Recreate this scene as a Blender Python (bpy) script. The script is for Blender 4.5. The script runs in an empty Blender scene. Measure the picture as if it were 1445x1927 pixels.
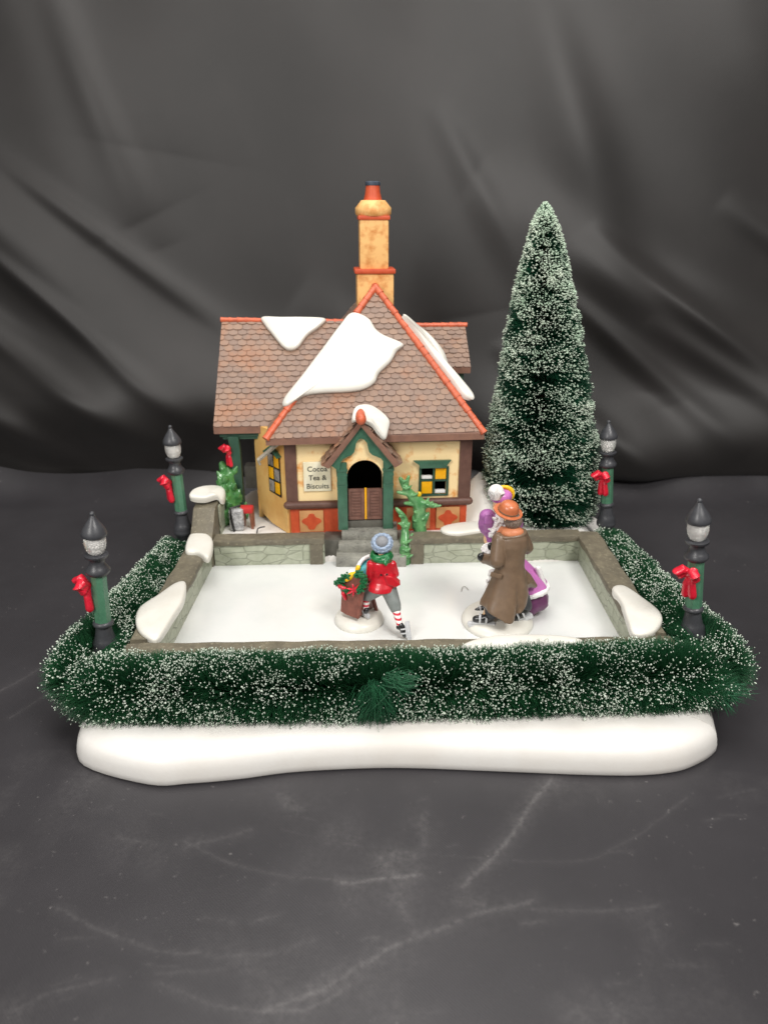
import bpy, bmesh, math, random
import numpy as np
from mathutils import Vector, Matrix, Quaternion
random.seed(7); rng = np.random.default_rng(7)
S = bpy.context.scene
COL = S.collection
S.unit_settings.scale_length = 0.01          # 1 unit = 1 cm

# ------------------------------------------------------------------ camera
FOC, PCX, PCY, CAMH, TILT = 1392.0, 722.5, 963.5, 25.0, math.radians(22)
cam = bpy.data.cameras.new('camera'); camo = bpy.data.objects.new('camera', cam); COL.objects.link(camo)
cam.sensor_fit = 'VERTICAL'; cam.lens = 50; cam.sensor_height = 50 * 1927 / FOC; cam.sensor_width = 50 * 1445 / FOC
camo.location = (0, 0, CAMH); camo.rotation_euler = (math.radians(90) - TILT, 0, 0)
cam.clip_start = 0.5; cam.clip_end = 1000
cam.dof.use_dof = True; cam.dof.focus_distance = 42.5; cam.dof.aperture_fstop = 0.21
S.camera = camo
# ------------------------------------------------------------------ light
w = bpy.data.worlds.new('World'); S.world = w; w.use_nodes = True
w.node_tree.nodes['Background'].inputs[0].default_value = (1.0, 0.97, 0.94, 1)
w.node_tree.nodes['Background'].inputs[1].default_value = 0.18
def area(name, loc, target, sx, sy, power, color=(1, .97, .93)):
    l = bpy.data.lights.new(name, 'AREA'); l.shape = 'RECTANGLE'; l.size = sx; l.size_y = sy; l.energy = power; l.color = color
    o = bpy.data.objects.new(name, l); COL.objects.link(o); o.location = loc
    o.rotation_euler = (Vector(target) - Vector(loc)).to_track_quat('-Z', 'Y').to_euler(); return o
area('ceiling_light', (-4, 52, 100), (0, 46, 0), 64, 70, 66000)
area('ceiling_light', (40, -14, 84), (2, 38, 4), 34, 26, 66000)
area('room_light', (-50, -40, 62), (0, 45, 6), 36, 36, 58000)
vs = S.view_settings; vs.view_transform = 'Standard'; vs.look = 'None'; vs.gamma = 1; vs.use_curve_mapping = False; vs.exposure = 0.14
S.render.use_persistent_data = False
S.cycles.use_denoising = True
S.cycles.max_bounces = 8
S.cycles.use_light_tree = True

# ------------------------------------------------------------------ helpers
def ray(px, py):
    u = (px - PCX) / FOC; v = -(py - PCY) / FOC
    return Vector((u, math.cos(TILT) + v * math.sin(TILT), -math.sin(TILT) + v * math.cos(TILT)))
EYE = Vector((0, 0, CAMH))
def at(px, py, y):                     # where the sight line meets depth y
    d = ray(px, py); return EYE + d * (y / d.y)
def atz(px, py, z):
    d = ray(px, py); return EYE + d * ((z - CAMH) / d.z)
def hit(px, py, p, n):
    d = ray(px, py); return EYE + d * ((p - EYE).dot(n) / d.dot(n))
def lin(h):
    h = h.lstrip('#'); r = []
    for i in (0, 2, 4):
        c = int(h[i:i+2], 16) / 255; r.append(c / 12.92 if c <= .04045 else ((c + .055) / 1.055) ** 2.4)
    return (*r, 1)
class NT:
    def __init__(s, name):
        s.m = bpy.data.materials.new(name); s.m.use_nodes = True; s.t = s.m.node_tree; s.b = s.t.nodes['Principled BSDF']
    def n(s, ty, **k):
        x = s.t.nodes.new(ty)
        for a, v in k.items(): setattr(x, a, v)
        return x
    def l(s, a, b): s.t.links.new(a, b)
    def noise(s, scale, detail=4, rough=.6, vec=None, dist=0):
        x = s.n('ShaderNodeTexNoise'); x.inputs['Scale'].default_value = scale; x.inputs['Detail'].default_value = detail
        x.inputs['Roughness'].default_value = rough; x.inputs['Distortion'].default_value = dist
        if vec is None: vec = s.obj()
        s.l(vec, x.inputs['Vector']); return x.outputs['Fac']
    def obj(s):
        if not hasattr(s, '_o'): s._o = s.n('ShaderNodeTexCoord').outputs['Object']
        return s._o
    def scaled(s, sc):
        x = s.n('ShaderNodeMapping'); x.inputs['Scale'].default_value = sc; s.l(s.obj(), x.inputs['Vector']); return x.outputs[0]
    def ramp(s, f, stops):
        x = s.n('ShaderNodeValToRGB'); e = x.color_ramp.elements
        e[0].position = stops[0][0]; e[0].color = stops[0][1]; e[1].position = stops[-1][0]; e[1].color = stops[-1][1]
        for p, c in stops[1:-1]: q = e.new(p); q.color = c
        s.l(f, x.inputs[0]); return x.outputs[0]
    def mix(s, f, a, b, mode='MIX'):
        x = s.n('ShaderNodeMix', data_type='RGBA', blend_type=mode)
        for i, v in ((0, f), (6, a), (7, b)):
            if hasattr(v, 'links'): s.l(v, x.inputs[i])
            else: x.inputs[i].default_value = v
        return x.outputs[2]
    def math(s, op, a, b=0.0, clamp=False):
        x = s.n('ShaderNodeMath', operation=op); x.use_clamp = clamp
        for i, v in ((0, a), (1, b)):
            if hasattr(v, 'links'): s.l(v, x.inputs[i])
            else: x.inputs[i].default_value = v
        return x.outputs[0]
    def bump(s, h, st=.3, dist=.05):
        x = s.n('ShaderNodeBump'); x.inputs['Strength'].default_value = st; x.inputs['Distance'].default_value = dist
        s.l(h, x.inputs['Height'])
        if s.b.inputs['Normal'].links: s.l(s.b.inputs['Normal'].links[0].from_socket, x.inputs['Normal'])
        s.l(x.outputs[0], s.b.inputs['Normal'])
    def col(s, c):
        if hasattr(c, 'links'): s.l(c, s.b.inputs['Base Color'])
        else: s.b.inputs['Base Color'].default_value = c
    def set(s, **k):
        for a, v in k.items(): s.b.inputs[a.replace('_', ' ')].default_value = v
B4 = (0, 0, 0, 1); W4 = (1, 1, 1, 1)
def paint(name, hexc, hex2=None, rough=.5, scale=2.5, lo=.35, hi=.65, bump=.15, bscale=14, bdist=.03, coat=0, fleck=None):
    t = NT(name); a = lin(hexc)
    f = t.noise(scale, 5, .65)
    c = t.mix(t.ramp(f, [(lo, B4), (hi, W4)]), a, lin(hex2)) if hex2 else t.mix(t.ramp(f, [(.3, B4), (.7, W4)]), a, tuple(x * .86 for x in a[:3]) + (1,))
    if fleck:
        g = t.noise(bscale, 3, .7); c = t.mix(t.ramp(g, [(.58, B4), (.7, W4)]), c, lin(fleck))
    t.col(c); t.set(Roughness=rough)
    t.b.inputs['Coat Weight'].default_value = coat; t.b.inputs['Coat Roughness'].default_value = .15
    if bump: t.bump(t.noise(bscale, 4, .6), bump, bdist)
    return t.m
M = {}
M['snow'] = paint('snow_glaze', '#e2e0d8', '#dad7cd', .42, .5, bump=.12, bscale=3, coat=.25)
M['base'] = paint('painted_snow', '#dfddd9', '#d9d5cf', .5, .3, bump=.2, bscale=1.2, bdist=.05, coat=.1)
M['ice'] = paint('white_ice', '#e0e1df', '#d8dbd9', .22, .35, .4, .75, bump=.06, bscale=1.5, coat=.5)
M['cap'] = paint('wall_cap_paint', '#625c4e', '#77705e', .55, 1.2, .4, .7, bump=.5, bscale=5, fleck='#8d8672')
M['step'] = paint('grey_stone', '#77766f', '#9b9a90', .6, 1.3, .35, .7, bump=.6, bscale=4, bdist=.06, fleck='#5a5a54')
M['dark_stone'] = paint('dark_stone', '#55534c', '#66645c', .6, 1.5, bump=.4, bscale=5)
M['plaster'] = paint('cream_plaster', '#f4d9a4', '#dd9648', .6, .62, .53, .66, bump=.25, bscale=9)
M['ochre'] = paint('ochre_plaster', '#e6bd74', '#d3964a', .6, .5, .42, .75, bump=.25, bscale=6)
M['chimney'] = paint('chimney_plaster', '#f0bd78', '#cd8440', .6, 1.3, .45, .7, bump=.3, bscale=8)
M['timber'] = paint('brown_timber', '#6a4b40', '#5a3d34', .5, 1.5, bump=.3, bscale=8)
M['door'] = paint('door_brown', '#7b574b', '#65453b', .5, 2, bump=.3, bscale=10)
M['redbrick'] = paint('orange_red_dado', '#cf5a33', '#c04a28', .55, 1.8, .35, .65, bump=.3, bscale=7)
M['tan'] = paint('tan_panel', '#cf9a66', '#c08a56', .55, 1.5, bump=.2)
M['green'] = paint('house_green', '#3f6b55', '#335a46', .4, 1.5, bump=.3, bscale=6, coat=.2)
M['dgreen'] = paint('beam_green', '#2f5240', '#28483a', .4, 1.5, bump=.2, coat=.2)
M['orange'] = paint('ridge_orange', '#d96a45', '#b95a3c', .45, 3, bump=.4, bscale=8, coat=.1)
M['roofbase'] = paint('roof_edge', '#7b5a4c', '#8c6654', .6, 1.5, bump=.4, bscale=6)
M['interior'] = paint('interior_shade', '#2a241e', None, .8, bump=0)  # dark colour stands in for the shade inside the cottage
M['black'] = paint('black_paint', '#16171a', None, .35, bump=.1, coat=.1)
M['slate'] = paint('slate_blue', '#3c4656', '#525d6c', .5, 3, bump=.2)
M['yellow'] = paint('yellow_pane', '#f3b40e', '#eaa40a', .35, 2, bump=.05)
M['grey_pane'] = paint('grey_pane', '#a49c96', '#7d7672', .3, 2, bump=.1)
M['white'] = paint('white_paint', '#f2f0ee', None, .5, bump=.3, bscale=6)
M['sign'] = paint('sign_cream', '#f0ead2', '#e6dcbc', .55, .8, bump=.1)
M['ink'] = paint('ink', '#33352f', None, .6, bump=0)
M['lamp_black'] = paint('lamp_black', '#38393d', '#434448', .42, 2, bump=.15, coat=.1, fleck='#3f4043')
M['lamp_green'] = paint('lamp_green', '#56866a', '#45745a', .4, 1.2, bump=.15, coat=.15)
M['bow'] = paint('red_bow', '#e0203a', '#cc1830', .35, 2, bump=.1, coat=.3)
M['leaf'] = paint('ceramic_leaf', '#74ad70', '#3f8048', .34, 1.6, .35, .65, bump=.3, bscale=3, coat=.6)
M['shrub'] = paint('ceramic_shrub', '#5f9e58', '#2f6434', .3, 1.1, .35, .65, bump=.4, bscale=3, coat=.5)
M['wood_grey'] = paint('weathered_grey_wood', '#b0a898', '#989082', .6, 4, bump=.3)
# figure paints
M['skin'] = paint('skin_paint', '#f3cfa6', '#ecbd90', .45, 4, bump=0)
M['red'] = paint('red_coat', '#cf1c2c', '#b51424', .3, 2, bump=.25, bscale=5, coat=.4)
M['scarf'] = paint('green_scarf', '#1e8048', '#12602f', .3, 3, bump=.3, bscale=9, coat=.4)
M['hat'] = paint('knit_blue', '#a6b6cb', '#7f93ae', .55, 9, .45, .6, bump=1, bscale=12, bdist=.08)
M['hatgrey'] = paint('knit_grey', '#85878b', '#73757a', .55, 4, bump=.5, bscale=8)
M['trousers'] = paint('grey_trousers', '#868c8a', '#767c7a', .5, 3, bump=.15)
M['boot'] = paint('boot_black', '#1f2022', None, .3, bump=.1, coat=.4)
M['silver'] = paint('skate_silver', '#cfd0d2', '#b5b7ba', .3, 4, bump=.1); 
M['sled'] = paint('sled_brown', '#8c5344', '#754236', .5, 3, bump=.3, coat=.1)
M['garland'] = paint('garland_green', '#1f7a48', '#0f5a30', .4, 8, bump=.8, bscale=12, bdist=.08, coat=.3)
M['teal'] = paint('teal_coat', '#4fb0b8', '#3b9aa4', .4, 3, bump=.2)
M['coat'] = paint('taupe_coat', '#7a6450', '#6c5846', .42, 1.5, bump=.15, bscale=5, coat=.15)
M['peach'] = paint('peach_scarf', '#dc8f66', '#d08058', .5, 2, bump=.15)
M['bowler'] = paint('bowler_orange', '#c8754c', '#b8653e', .35, 2, bump=.1, coat=.3)
M['hair'] = paint('grey_hair', '#8d7a6e', '#6a584c', .5, 9, .4, .6, bump=.6, bscale=12)
M['charcoal'] = paint('charcoal_trousers', '#3d4044', '#303236', .45, 2, bump=.2)
M['mauve'] = paint('mauve_dress', '#b273ac', '#99589a', .45, 2, bump=.3, bscale=5)
M['pink'] = paint('orchid_skirt', '#c878bb', '#bd6cb0', .4, 1.5, bump=.1, coat=.2)
M['plum'] = paint('plum_skirt', '#6a3560', '#5b2c52', .45, 2, bump=.2)
M['lace'] = paint('white_lace', '#faf8f6', '#e6dce2', .6, 7, .5, .66, bump=.5, bscale=9, bdist=.1)
M['yhat'] = paint('yellow_trim', '#f2c925', '#e8b210', .45, 4, bump=.5)
M['foil'] = paint('silver_foil', '#d8d8d8', '#8a8a8c', .25, 3, bump=1, bscale=5, bdist=.2)
M['redcap'] = paint('red_cushion', '#cc3434', None, .5, bump=.1)
M['brownleg'] = paint('brown_wood', '#8f5a44', '#74452f', .5, 3, bump=.3)
M['wire'] = paint('black_wire', '#1a1a1a', None, .4, bump=0)
M['bristle'] = paint('green_bristle', '#285f3a', '#17452a', .45, 1.2, bump=0)
M['bristle_tree'] = paint('dark_green_bristle', '#1a5238', '#0d3624', .45, 1.0, bump=0)
M['tuft'] = paint('bare_bristle', '#2d6b48', '#194a30', .45, 1.5, bump=0)
M['frost'] = paint('frost_tip', '#eef2e8', '#c2d8c0', .6, 1.5, .3, .7, bump=0)
M['frost_tree'] = paint('frost_tip_tree', '#dde6d6', '#a8c4aa', .7, .8, .3, .7, bump=0)
def glass():
    t = NT('clear_plastic'); t.col((1, .99, .96, 1)); t.set(Roughness=.05, IOR=1.35); t.b.inputs['Transmission Weight'].default_value = .6
    t.bump(t.noise(2.2, 2, .5), .5, .15); return t.m
M['glass'] = glass()
def tile_mat():
    t = NT('roof_tiles'); g = t.n('ShaderNodeNewGeometry')
    c = t.ramp(g.outputs['Random Per Island'], [(0, lin('#80695c')), (.35, lin('#866e60')), (.7, lin('#8d7363')), (1, lin('#957763'))])
    f = t.noise(.45, 3, .6); c = t.mix(t.ramp(f, [(.5, B4), (.72, (.8, .8, .8, 1))]), c, lin('#a07052'))
    f2 = t.noise(5, 4, .6); c = t.mix(t.ramp(f2, [(.5, B4), (.75, (.6, .6, .6, 1))]), c, lin('#877466'))
    t.col(c); t.set(Roughness=.5); t.bump(t.noise(9, 4, .6), .35, .04); return t.m
M['tile'] = tile_mat()
def stone_mat():
    t = NT('sage_stone_panel'); f = t.noise(1.4, 4, .6); c = t.mix(t.ramp(f, [(.35, B4), (.7, W4)]), lin('#9da28d'), lin('#b4b8a5'))
    mp = t.n('ShaderNodeMapping'); mp.inputs['Scale'].default_value = (.75, .75, 1.7)
    ns = t.n('ShaderNodeTexNoise'); ns.inputs['Scale'].default_value = 1.2; t.l(t.obj(), ns.inputs['Vector'])
    ad = t.n('ShaderNodeMix', data_type='VECTOR'); ad.inputs[0].default_value = .12; t.l(t.obj(), ad.inputs[4]); t.l(ns.outputs['Color'], ad.inputs[5])
    t.l(ad.outputs[1], mp.inputs[0])
    v = t.n('ShaderNodeTexVoronoi', feature='DISTANCE_TO_EDGE'); v.distance if False else None
    v.inputs['Scale'].default_value = 1.15; v.inputs['Randomness'].default_value = .75; t.l(mp.outputs[0], v.inputs['Vector'])
    line = t.ramp(v.outputs['Distance'], [(.0, B4), (.045, W4)])
    c = t.mix(line, t.mix(.42, c, lin('#7b7f6b')), c); t.col(c); t.set(Roughness=.5); t.b.inputs['Coat Weight'].default_value = .15
    t.bump(line, .8, .06); t.bump(t.noise(3, 3, .6, t.scaled((1, 1, 5))), .2, .05); return t.m
M['stone'] = stone_mat()
def sock_mat():
    t = NT('striped_sock'); wv = t.n('ShaderNodeTexWave'); wv.wave_type = 'BANDS'; wv.bands_direction = 'Z'; wv.inputs['Scale'].default_value = 1.25; wv.inputs['Detail'].default_value = 1
    wv.inputs['Distortion'].default_value = .6; t.l(t.obj(), wv.inputs['Vector'])
    t.col(t.ramp(wv.outputs['Fac'], [(.5, lin('#f4ece8')), (.6, lin('#cf3044'))])); t.set(Roughness=.45); return t.m
M['sock'] = sock_mat()

class MB:
    def __init__(s): s.v = []; s.f = []
    def add(s, vs, fs):
        o = len(s.v); s.v += [Vector(v) for v in vs]; s.f += [tuple(i + o for i in f) for f in fs]; return s
    def box(s, a, b, bev=0):
        a, b = Vector(a), Vector(b)
        if bev:
            bm = bmesh.new(); bmesh.ops.create_cube(bm, size=1)
            c = (a + b) / 2; d = b - a
            for v in bm.verts: v.co = Vector((c.x + v.co.x * d.x, c.y + v.co.y * d.y, c.z + v.co.z * d.z))
            bmesh.ops.bevel(bm, geom=bm.edges[:], offset=bev, segments=2, profile=.6, affect='EDGES')
            return s.bm(bm)
        v = [(x, y, z) for z in (a.z, b.z) for y in (a.y, b.y) for x in (a.x, b.x)]
        return s.add(v, [(0, 2, 3, 1), (4, 5, 7, 6), (0, 1, 5, 4), (2, 6, 7, 3), (0, 4, 6, 2), (1, 3, 7, 5)])
    def bm(s, bm):
        bm.verts.index_update(); s.add([v.co.copy() for v in bm.verts], [tuple(v.index for v in f.verts) for f in bm.faces]); bm.free(); return s
    def prism(s, pts, d, bev=0):              # planar outline (3D), extruded by vector d
        pts = [Vector(p) for p in pts]; d = Vector(d); n = len(pts)
        nn = Vector((0, 0, 0))
        for i in range(n): nn += pts[i].cross(pts[(i + 1) % n])
        if nn.dot(d) > 0: pts = pts[::-1]
        v = pts + [p + d for p in pts]
        f = [tuple(range(n)), tuple(range(2 * n - 1, n - 1, -1))] + [(i, i + n, (i + 1) % n + n, (i + 1) % n) for i in range(n)]
        f = [f[0], f[1]] + [(i, (i + n), ((i + 1) % n) + n, (i + 1) % n)[::-1] for i in range(n)]
        if bev:
            bm = bmesh.new(); vv = [bm.verts.new(p) for p in v]
            for q in f: bm.faces.new([vv[i] for i in q])
            bmesh.ops.recalc_face_normals(bm, faces=bm.faces[:])
            bmesh.ops.bevel(bm, geom=bm.edges[:], offset=bev, segments=2, profile=.6, affect='EDGES'); return s.bm(bm)
        return s.add(v, f)
    def rings(s, rs, close=True):
        n = len(rs[0]); v = [p for r in rs for p in r]; f = []
        for k in range(len(rs) - 1):
            for i in range(n): j = (i + 1) % n; f.append((k * n + i, k * n + j, (k + 1) * n + j, (k + 1) * n + i))
        if close: f += [tuple(range(n))[::-1], tuple(range((len(rs) - 1) * n, len(rs) * n))]
        return s.add(v, f)
    def lathe(s, prof, c=(0, 0, 0), n=24, sq=None):
        c = Vector(c); rs = []
        for r, z in prof: rs.append([c + Vector((max(r, .001) * math.cos(2 * math.pi * i / n + (math.pi / n)), max(r, .001) * math.sin(2 * math.pi * i / n + (math.pi / n)), z)) for i in range(n)])
        return s.rings(rs)
    def tube(s, pts, rad, n=10, flat=1.0, up=(0, 0, 1), rnd=True):
        pts = [Vector(p) for p in pts]; rad = list(rad) if hasattr(rad, '__len__') else [rad] * len(pts)
        if rnd:
            P = []; R = []
            d0 = (pts[0] - pts[1]).normalized(); d1 = (pts[-1] - pts[-2]).normalized()
            for a in (85, 60, 30): P.append(pts[0] + d0 * rad[0] * math.sin(math.radians(a))); R.append(rad[0] * math.cos(math.radians(a)))
            P += pts; R += rad
            for a in (30, 60, 85): P.append(pts[-1] + d1 * rad[-1] * math.sin(math.radians(a))); R.append(rad[-1] * math.cos(math.radians(a)))
            pts, rad = P, R
        rs = []; up = Vector(up)
        for k, p in enumerate(pts):
            t = (pts[min(k + 1, len(pts) - 1)] - pts[max(k - 1, 0)]).normalized()
            u = up if abs(t.dot(up)) < .95 else Vector((1, 0, 0))
            a = t.cross(u).normalized(); b = a.cross(t).normalized()
            rs.append([p + a * rad[k] * math.cos(2 * math.pi * i / n) + b * rad[k] * flat * math.sin(2 * math.pi * i / n) for i in range(n)])
        return s.rings(rs)
    def ell(s, c, r, rot=None, n=16):
        c = Vector(c); r = r if hasattr(r, '__len__') else (r, r, r); rs = []
        for k in range(1, n // 2):
            a = math.pi * k / (n // 2)
            ring = []
            for i in range(n):
                p = Vector((r[0] * math.sin(a) * math.cos(2 * math.pi * i / n), r[1] * math.sin(a) * math.sin(2 * math.pi * i / n), -r[2] * math.cos(a)))
                ring.append(c + (rot @ p if rot else p))
            rs.append(ring)
        return s.rings(rs)
    def erings(s, spec, n=24, close=True):     # spec: (cx,cy,z,rx,ry[,rotdeg])
        rs = []
        for q in spec:
            a0 = math.radians(q[5]) if len(q) > 5 else 0
            rs.append([Vector((q[0] + q[3] * math.cos(t) * math.cos(a0) - q[4] * math.sin(t) * math.sin(a0), q[1] + q[3] * math.cos(t) * math.sin(a0) + q[4] * math.sin(t) * math.cos(a0), q[2])) for t in [2 * math.pi * i / n for i in range(n)]])
        return s.rings(rs, close)
    def xf(s, m): s.v = [m @ v for v in s.v]; return s
def finish(me, smooth=True, ang=35):
    if smooth:
        me.shade_smooth()
        try: me.set_sharp_from_angle(angle=math.radians(ang))
        except Exception: pass
def tag(o, label=None, cat=None, group=None, kind=None):
    if label: o['label'] = label
    if cat: o['category'] = cat
    if group: o['group'] = group
    if kind: o['kind'] = kind
    return o
def thing(name, label, cat, loc=(0, 0, 0), rotz=0, group=None):
    o = bpy.data.objects.new(name, None); COL.objects.link(o); o.location = loc; o.rotation_euler = (0, 0, rotz); o.empty_display_size = .5
    return tag(o, label, cat, group)
def wm(o):
    m = Matrix.LocRotScale(o.location, o.rotation_euler, o.scale)
    return wm(o.parent) @ m if o.parent else m
def place(o, me, parent, loc):
    if parent: o.parent = parent; me.transform(wm(parent).inverted())
    elif loc is not None: me.transform(Matrix.Translation(-Vector(loc))); o.location = loc
def obj(name, mb, mat, parent=None, frame=None, loc=None, smooth=True, ang=48, mats=None):
    """mesh given in world coordinates (or in frame) -> one object under parent"""
    if frame is not None: mb.xf(frame)
    me = bpy.data.meshes.new(name); me.from_pydata([tuple(v) for v in mb.v], [], mb.f); me.validate(); me.update()
    bm = bmesh.new(); bm.from_mesh(me); bmesh.ops.recalc_face_normals(bm, faces=bm.faces[:]); bm.to_mesh(me); bm.free()
    me.materials.append(mat); finish(me, smooth, ang)
    o = bpy.data.objects.new(name, me); COL.objects.link(o); place(o, me, parent, loc); return o
def fuse(name, mb, mat, parent=None, vox=.06, loc=None, sm=4, frame=None):
    """voxel-fuse overlapping closed shapes into one continuous clay-like surface"""
    if frame is not None: mb.xf(frame)
    me = bpy.data.meshes.new('tmp'); me.from_pydata([tuple(v) for v in mb.v], [], mb.f); me.update()
    bm = bmesh.new(); bm.from_mesh(me); bmesh.ops.recalc_face_normals(bm, faces=bm.faces[:]); bm.to_mesh(me); bm.free()
    t = bpy.data.objects.new('tmp', me); COL.objects.link(t)
    r = t.modifiers.new('r', 'REMESH'); r.mode = 'VOXEL'; r.voxel_size = vox
    if sm: q = t.modifiers.new('s', 'SMOOTH'); q.factor = .5; q.iterations = sm
    dg = bpy.context.evaluated_depsgraph_get(); dg.update()
    m2 = bpy.data.meshes.new_from_object(t.evaluated_get(dg)); bpy.data.objects.remove(t); bpy.data.meshes.remove(me)
    m2.name = name; m2.materials.clear(); m2.materials.append(mat); m2.shade_smooth()
    o = bpy.data.objects.new(name, m2); COL.objects.link(o); place(o, m2, parent, loc); return o
def catmull(P, sub=6, closed=True):
    P = [Vector(p) for p in P]; n = len(P); out = []
    for i in range(n if closed else n - 1):
        g = lambda k: P[k % n] if closed else P[min(max(k, 0), n - 1)]
        a, b, c, d = g(i - 1), g(i), g(i + 1), g(i + 2)
        for j in range(sub):
            t = j / sub; out.append(.5 * ((2 * b) + (c - a) * t + (2 * a - 5 * b + 4 * c - d) * t * t + (3 * b - a - 3 * c + d) * t ** 3))
    if not closed: out.append(P[-1])
    return out
def blob(outline, nrm, th, sub=5):             # soft snow pad: outline is 3D, thickness along nrm
    L = catmull(outline, sub); nrm = Vector(nrm).normalized(); c = sum(L, Vector()) / len(L); rs = []
    rs.append([p - nrm * .12 for p in L])
    for s_, h in ((1, .0), (1.015, .3), (1.0, .6), (.96, .82), (.88, .96), (.74, 1.02), (.5, 1.08), (.25, 1.1), (.06, 1.1)):
        rs.append([c + (p - c) * s_ + nrm * th * h for p in L])
    return MB().rings(rs)

# ------------------------------------------------------------------ setting: cloth on the table and the backdrop
def grid_obj(name, X, Y, Z, mat, attrs=None):
    ny, nx = X.shape; v = np.stack([X, Y, Z], -1).reshape(-1, 3).astype(np.float32)
    i = np.arange((ny - 1) * (nx - 1)); r, c = i // (nx - 1), i % (nx - 1); a = r * nx + c
    f = np.stack([a, a + 1, a + nx + 1, a + nx], -1).astype(np.int32)
    me = bpy.data.meshes.new(name); me.vertices.add(len(v)); me.vertices.foreach_set('co', v.ravel())
    me.loops.add(f.size); me.loops.foreach_set('vertex_index', f.ravel()); me.polygons.add(len(f)); me.polygons.foreach_set('loop_start', np.arange(0, f.size, 4, dtype=np.int32))
    me.update(calc_edges=True); me.validate(); me.shade_smooth(); me.materials.append(mat)
    for k, arr in (attrs or {}).items():
        at_ = me.attributes.new(k, 'FLOAT', 'POINT'); at_.data.foreach_set('value', arr.astype(np.float32).ravel())
    o = bpy.data.objects.new(name, me); COL.objects.link(o); return o
def vnoise(x, y, seed, octv=3):
    out = np.zeros_like(x); amp = 1; r = np.random.default_rng(seed); tot = 0
    for _ in range(octv):
        g = r.random((64, 64)); xi = np.floor(x).astype(int); yi = np.floor(y).astype(int); fx = x - xi; fy = y - yi
        fx = fx * fx * (3 - 2 * fx); fy = fy * fy * (3 - 2 * fy)
        q = lambda a, b: g[np.mod(a, 64), np.mod(b, 64)]
        out += amp * ((q(xi, yi) * (1 - fx) + q(xi + 1, yi) * fx) * (1 - fy) + (q(xi, yi + 1) * (1 - fx) + q(xi + 1, yi + 1) * fx) * fy)
        tot += amp; x = x * 2.03; y = y * 2.03; amp *= .5
    return out / tot
def cloth_mat(name, c1, c2, rough, use_scuff):
    t = NT(name); f = t.noise(.09, 4, .6); c = t.mix(t.ramp(f, [(.35, B4), (.7, W4)]), lin(c1), lin(c2))
    sp = t.noise(1.9, 5, .85); sp2 = t.noise(.12, 3, .6)
    speck = t.math('MULTIPLY', t.ramp(sp, [(.63, B4), (.70, W4)]), t.ramp(sp2, [(.42, B4), (.62, W4)]))
    c = t.mix(t.math('MULTIPLY', speck, .34 if use_scuff else .03), c, lin('#b9b4b2'))
    if use_scuff:
        a = t.n('ShaderNodeAttribute', attribute_name='scuff'); br = t.noise(3.4, 6, .85)
        k = t.math('MULTIPLY', a.outputs['Fac'], t.ramp(br, [(.36, (.08, .08, .08, 1)), (.66, W4)]))
        c = t.mix(k, c, lin('#a9a5a4'))
    t.col(c); t.set(Roughness=rough); t.b.inputs['Specular IOR Level'].default_value = .5
    t.b.inputs['Sheen Weight'].default_value = .05; t.b.inputs['Sheen Roughness'].default_value = .5
    wv = t.n('ShaderNodeTexWave'); wv.inputs['Scale'].default_value = 4.5; t.l(t.obj(), wv.inputs['Vector']); wv.wave_type = 'BANDS'; wv.bands_direction = 'DIAGONAL'
    t.bump(wv.outputs['Fac'], .12, .03); t.bump(t.noise(7, 3, .7), .12, .03)
    return t.m
def seg_d(X, Y, pts):
    D = np.full(X.shape, 1e9)
    for a, b in zip(pts[:-1], pts[1:]):
        ax, ay = a[0], a[1]; dx, dy = b[0] - ax, b[1] - ay
        t = np.clip(((X - ax) * dx + (Y - ay) * dy) / (dx * dx + dy * dy + 1e-9), 0, 1)
        D = np.minimum(D, np.hypot(X - ax - t * dx, Y - ay - t * dy))
    return D
X, Y = np.meshgrid(np.concatenate([np.linspace(-120, -41, 60), np.linspace(-40, 40, 1000), np.linspace(41, 120, 60)]), np.concatenate([np.linspace(9, 42, 460), np.linspace(42.4, 67.2, 60)]))
sc = np.zeros_like(X)
def scuff(pxs, wd, amp, smooth=True):
    P = [atz(a, b, 0) for a, b in pxs]; P = catmull(P, 5, False) if smooth and len(P) > 2 else P
    global sc
    D = seg_d(X + .25 * (vnoise(X * .8 + 40, Y * .8, 71) - .5), Y + .25 * (vnoise(X * .8 + 60, Y * .8, 72) - .5), P); sc = np.maximum(sc, amp * (.3 * np.exp(-(D / (wd * .6)) ** 2) + .16 * np.exp(-(D / (wd * 3.2)) ** 2)))
scuff([(1035, 1465), (985, 1535), (930, 1610), (872, 1668)], .16, .6)
scuff([(500, 1905), (600, 1862), (700, 1805), (780, 1762), (900, 1718), (1000, 1695)], .16, .45)
scuff([(300, 1850), (400, 1888), (500, 1905), (580, 1895), (660, 1850)], .10, .3)
scuff([(345, 1580), (440, 1625), (560, 1650), (690, 1660)], .06, .25)
for _a, _b in ((720, 1640), (760, 1660), (735, 1690), (775, 1610), (900, 1700), (560, 1520), (620, 1560)): scuff([(_a, _b), (_a + random.uniform(-40, 60), _b + random.uniform(-30, 30))], .5, .3, False)
scuff([(640, 1658), (700, 1656), (785, 1648)], .12, .7)
scuff([(530, 1560), (700, 1595), (880, 1612), (1080, 1620), (1200, 1570), (1290, 1500)], .05, .2)
scuff([(108, 1710), (200, 1755), (300, 1788), (378, 1790)], .09, .3); scuff([(390, 1795), (480, 1800), (590, 1768)], .2, .2)
scuff([(735, 1640), (750, 1700), (785, 1765)], .3, .28)
scuff([(800, 1530), (795, 1600), (780, 1650)], .3, .22)
scuff([(20, 1905), (90, 1870), (215, 1838)], .12, .25)
scuff([(1000, 1710), (1100, 1715), (1240, 1705)], .12, .25)
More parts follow.
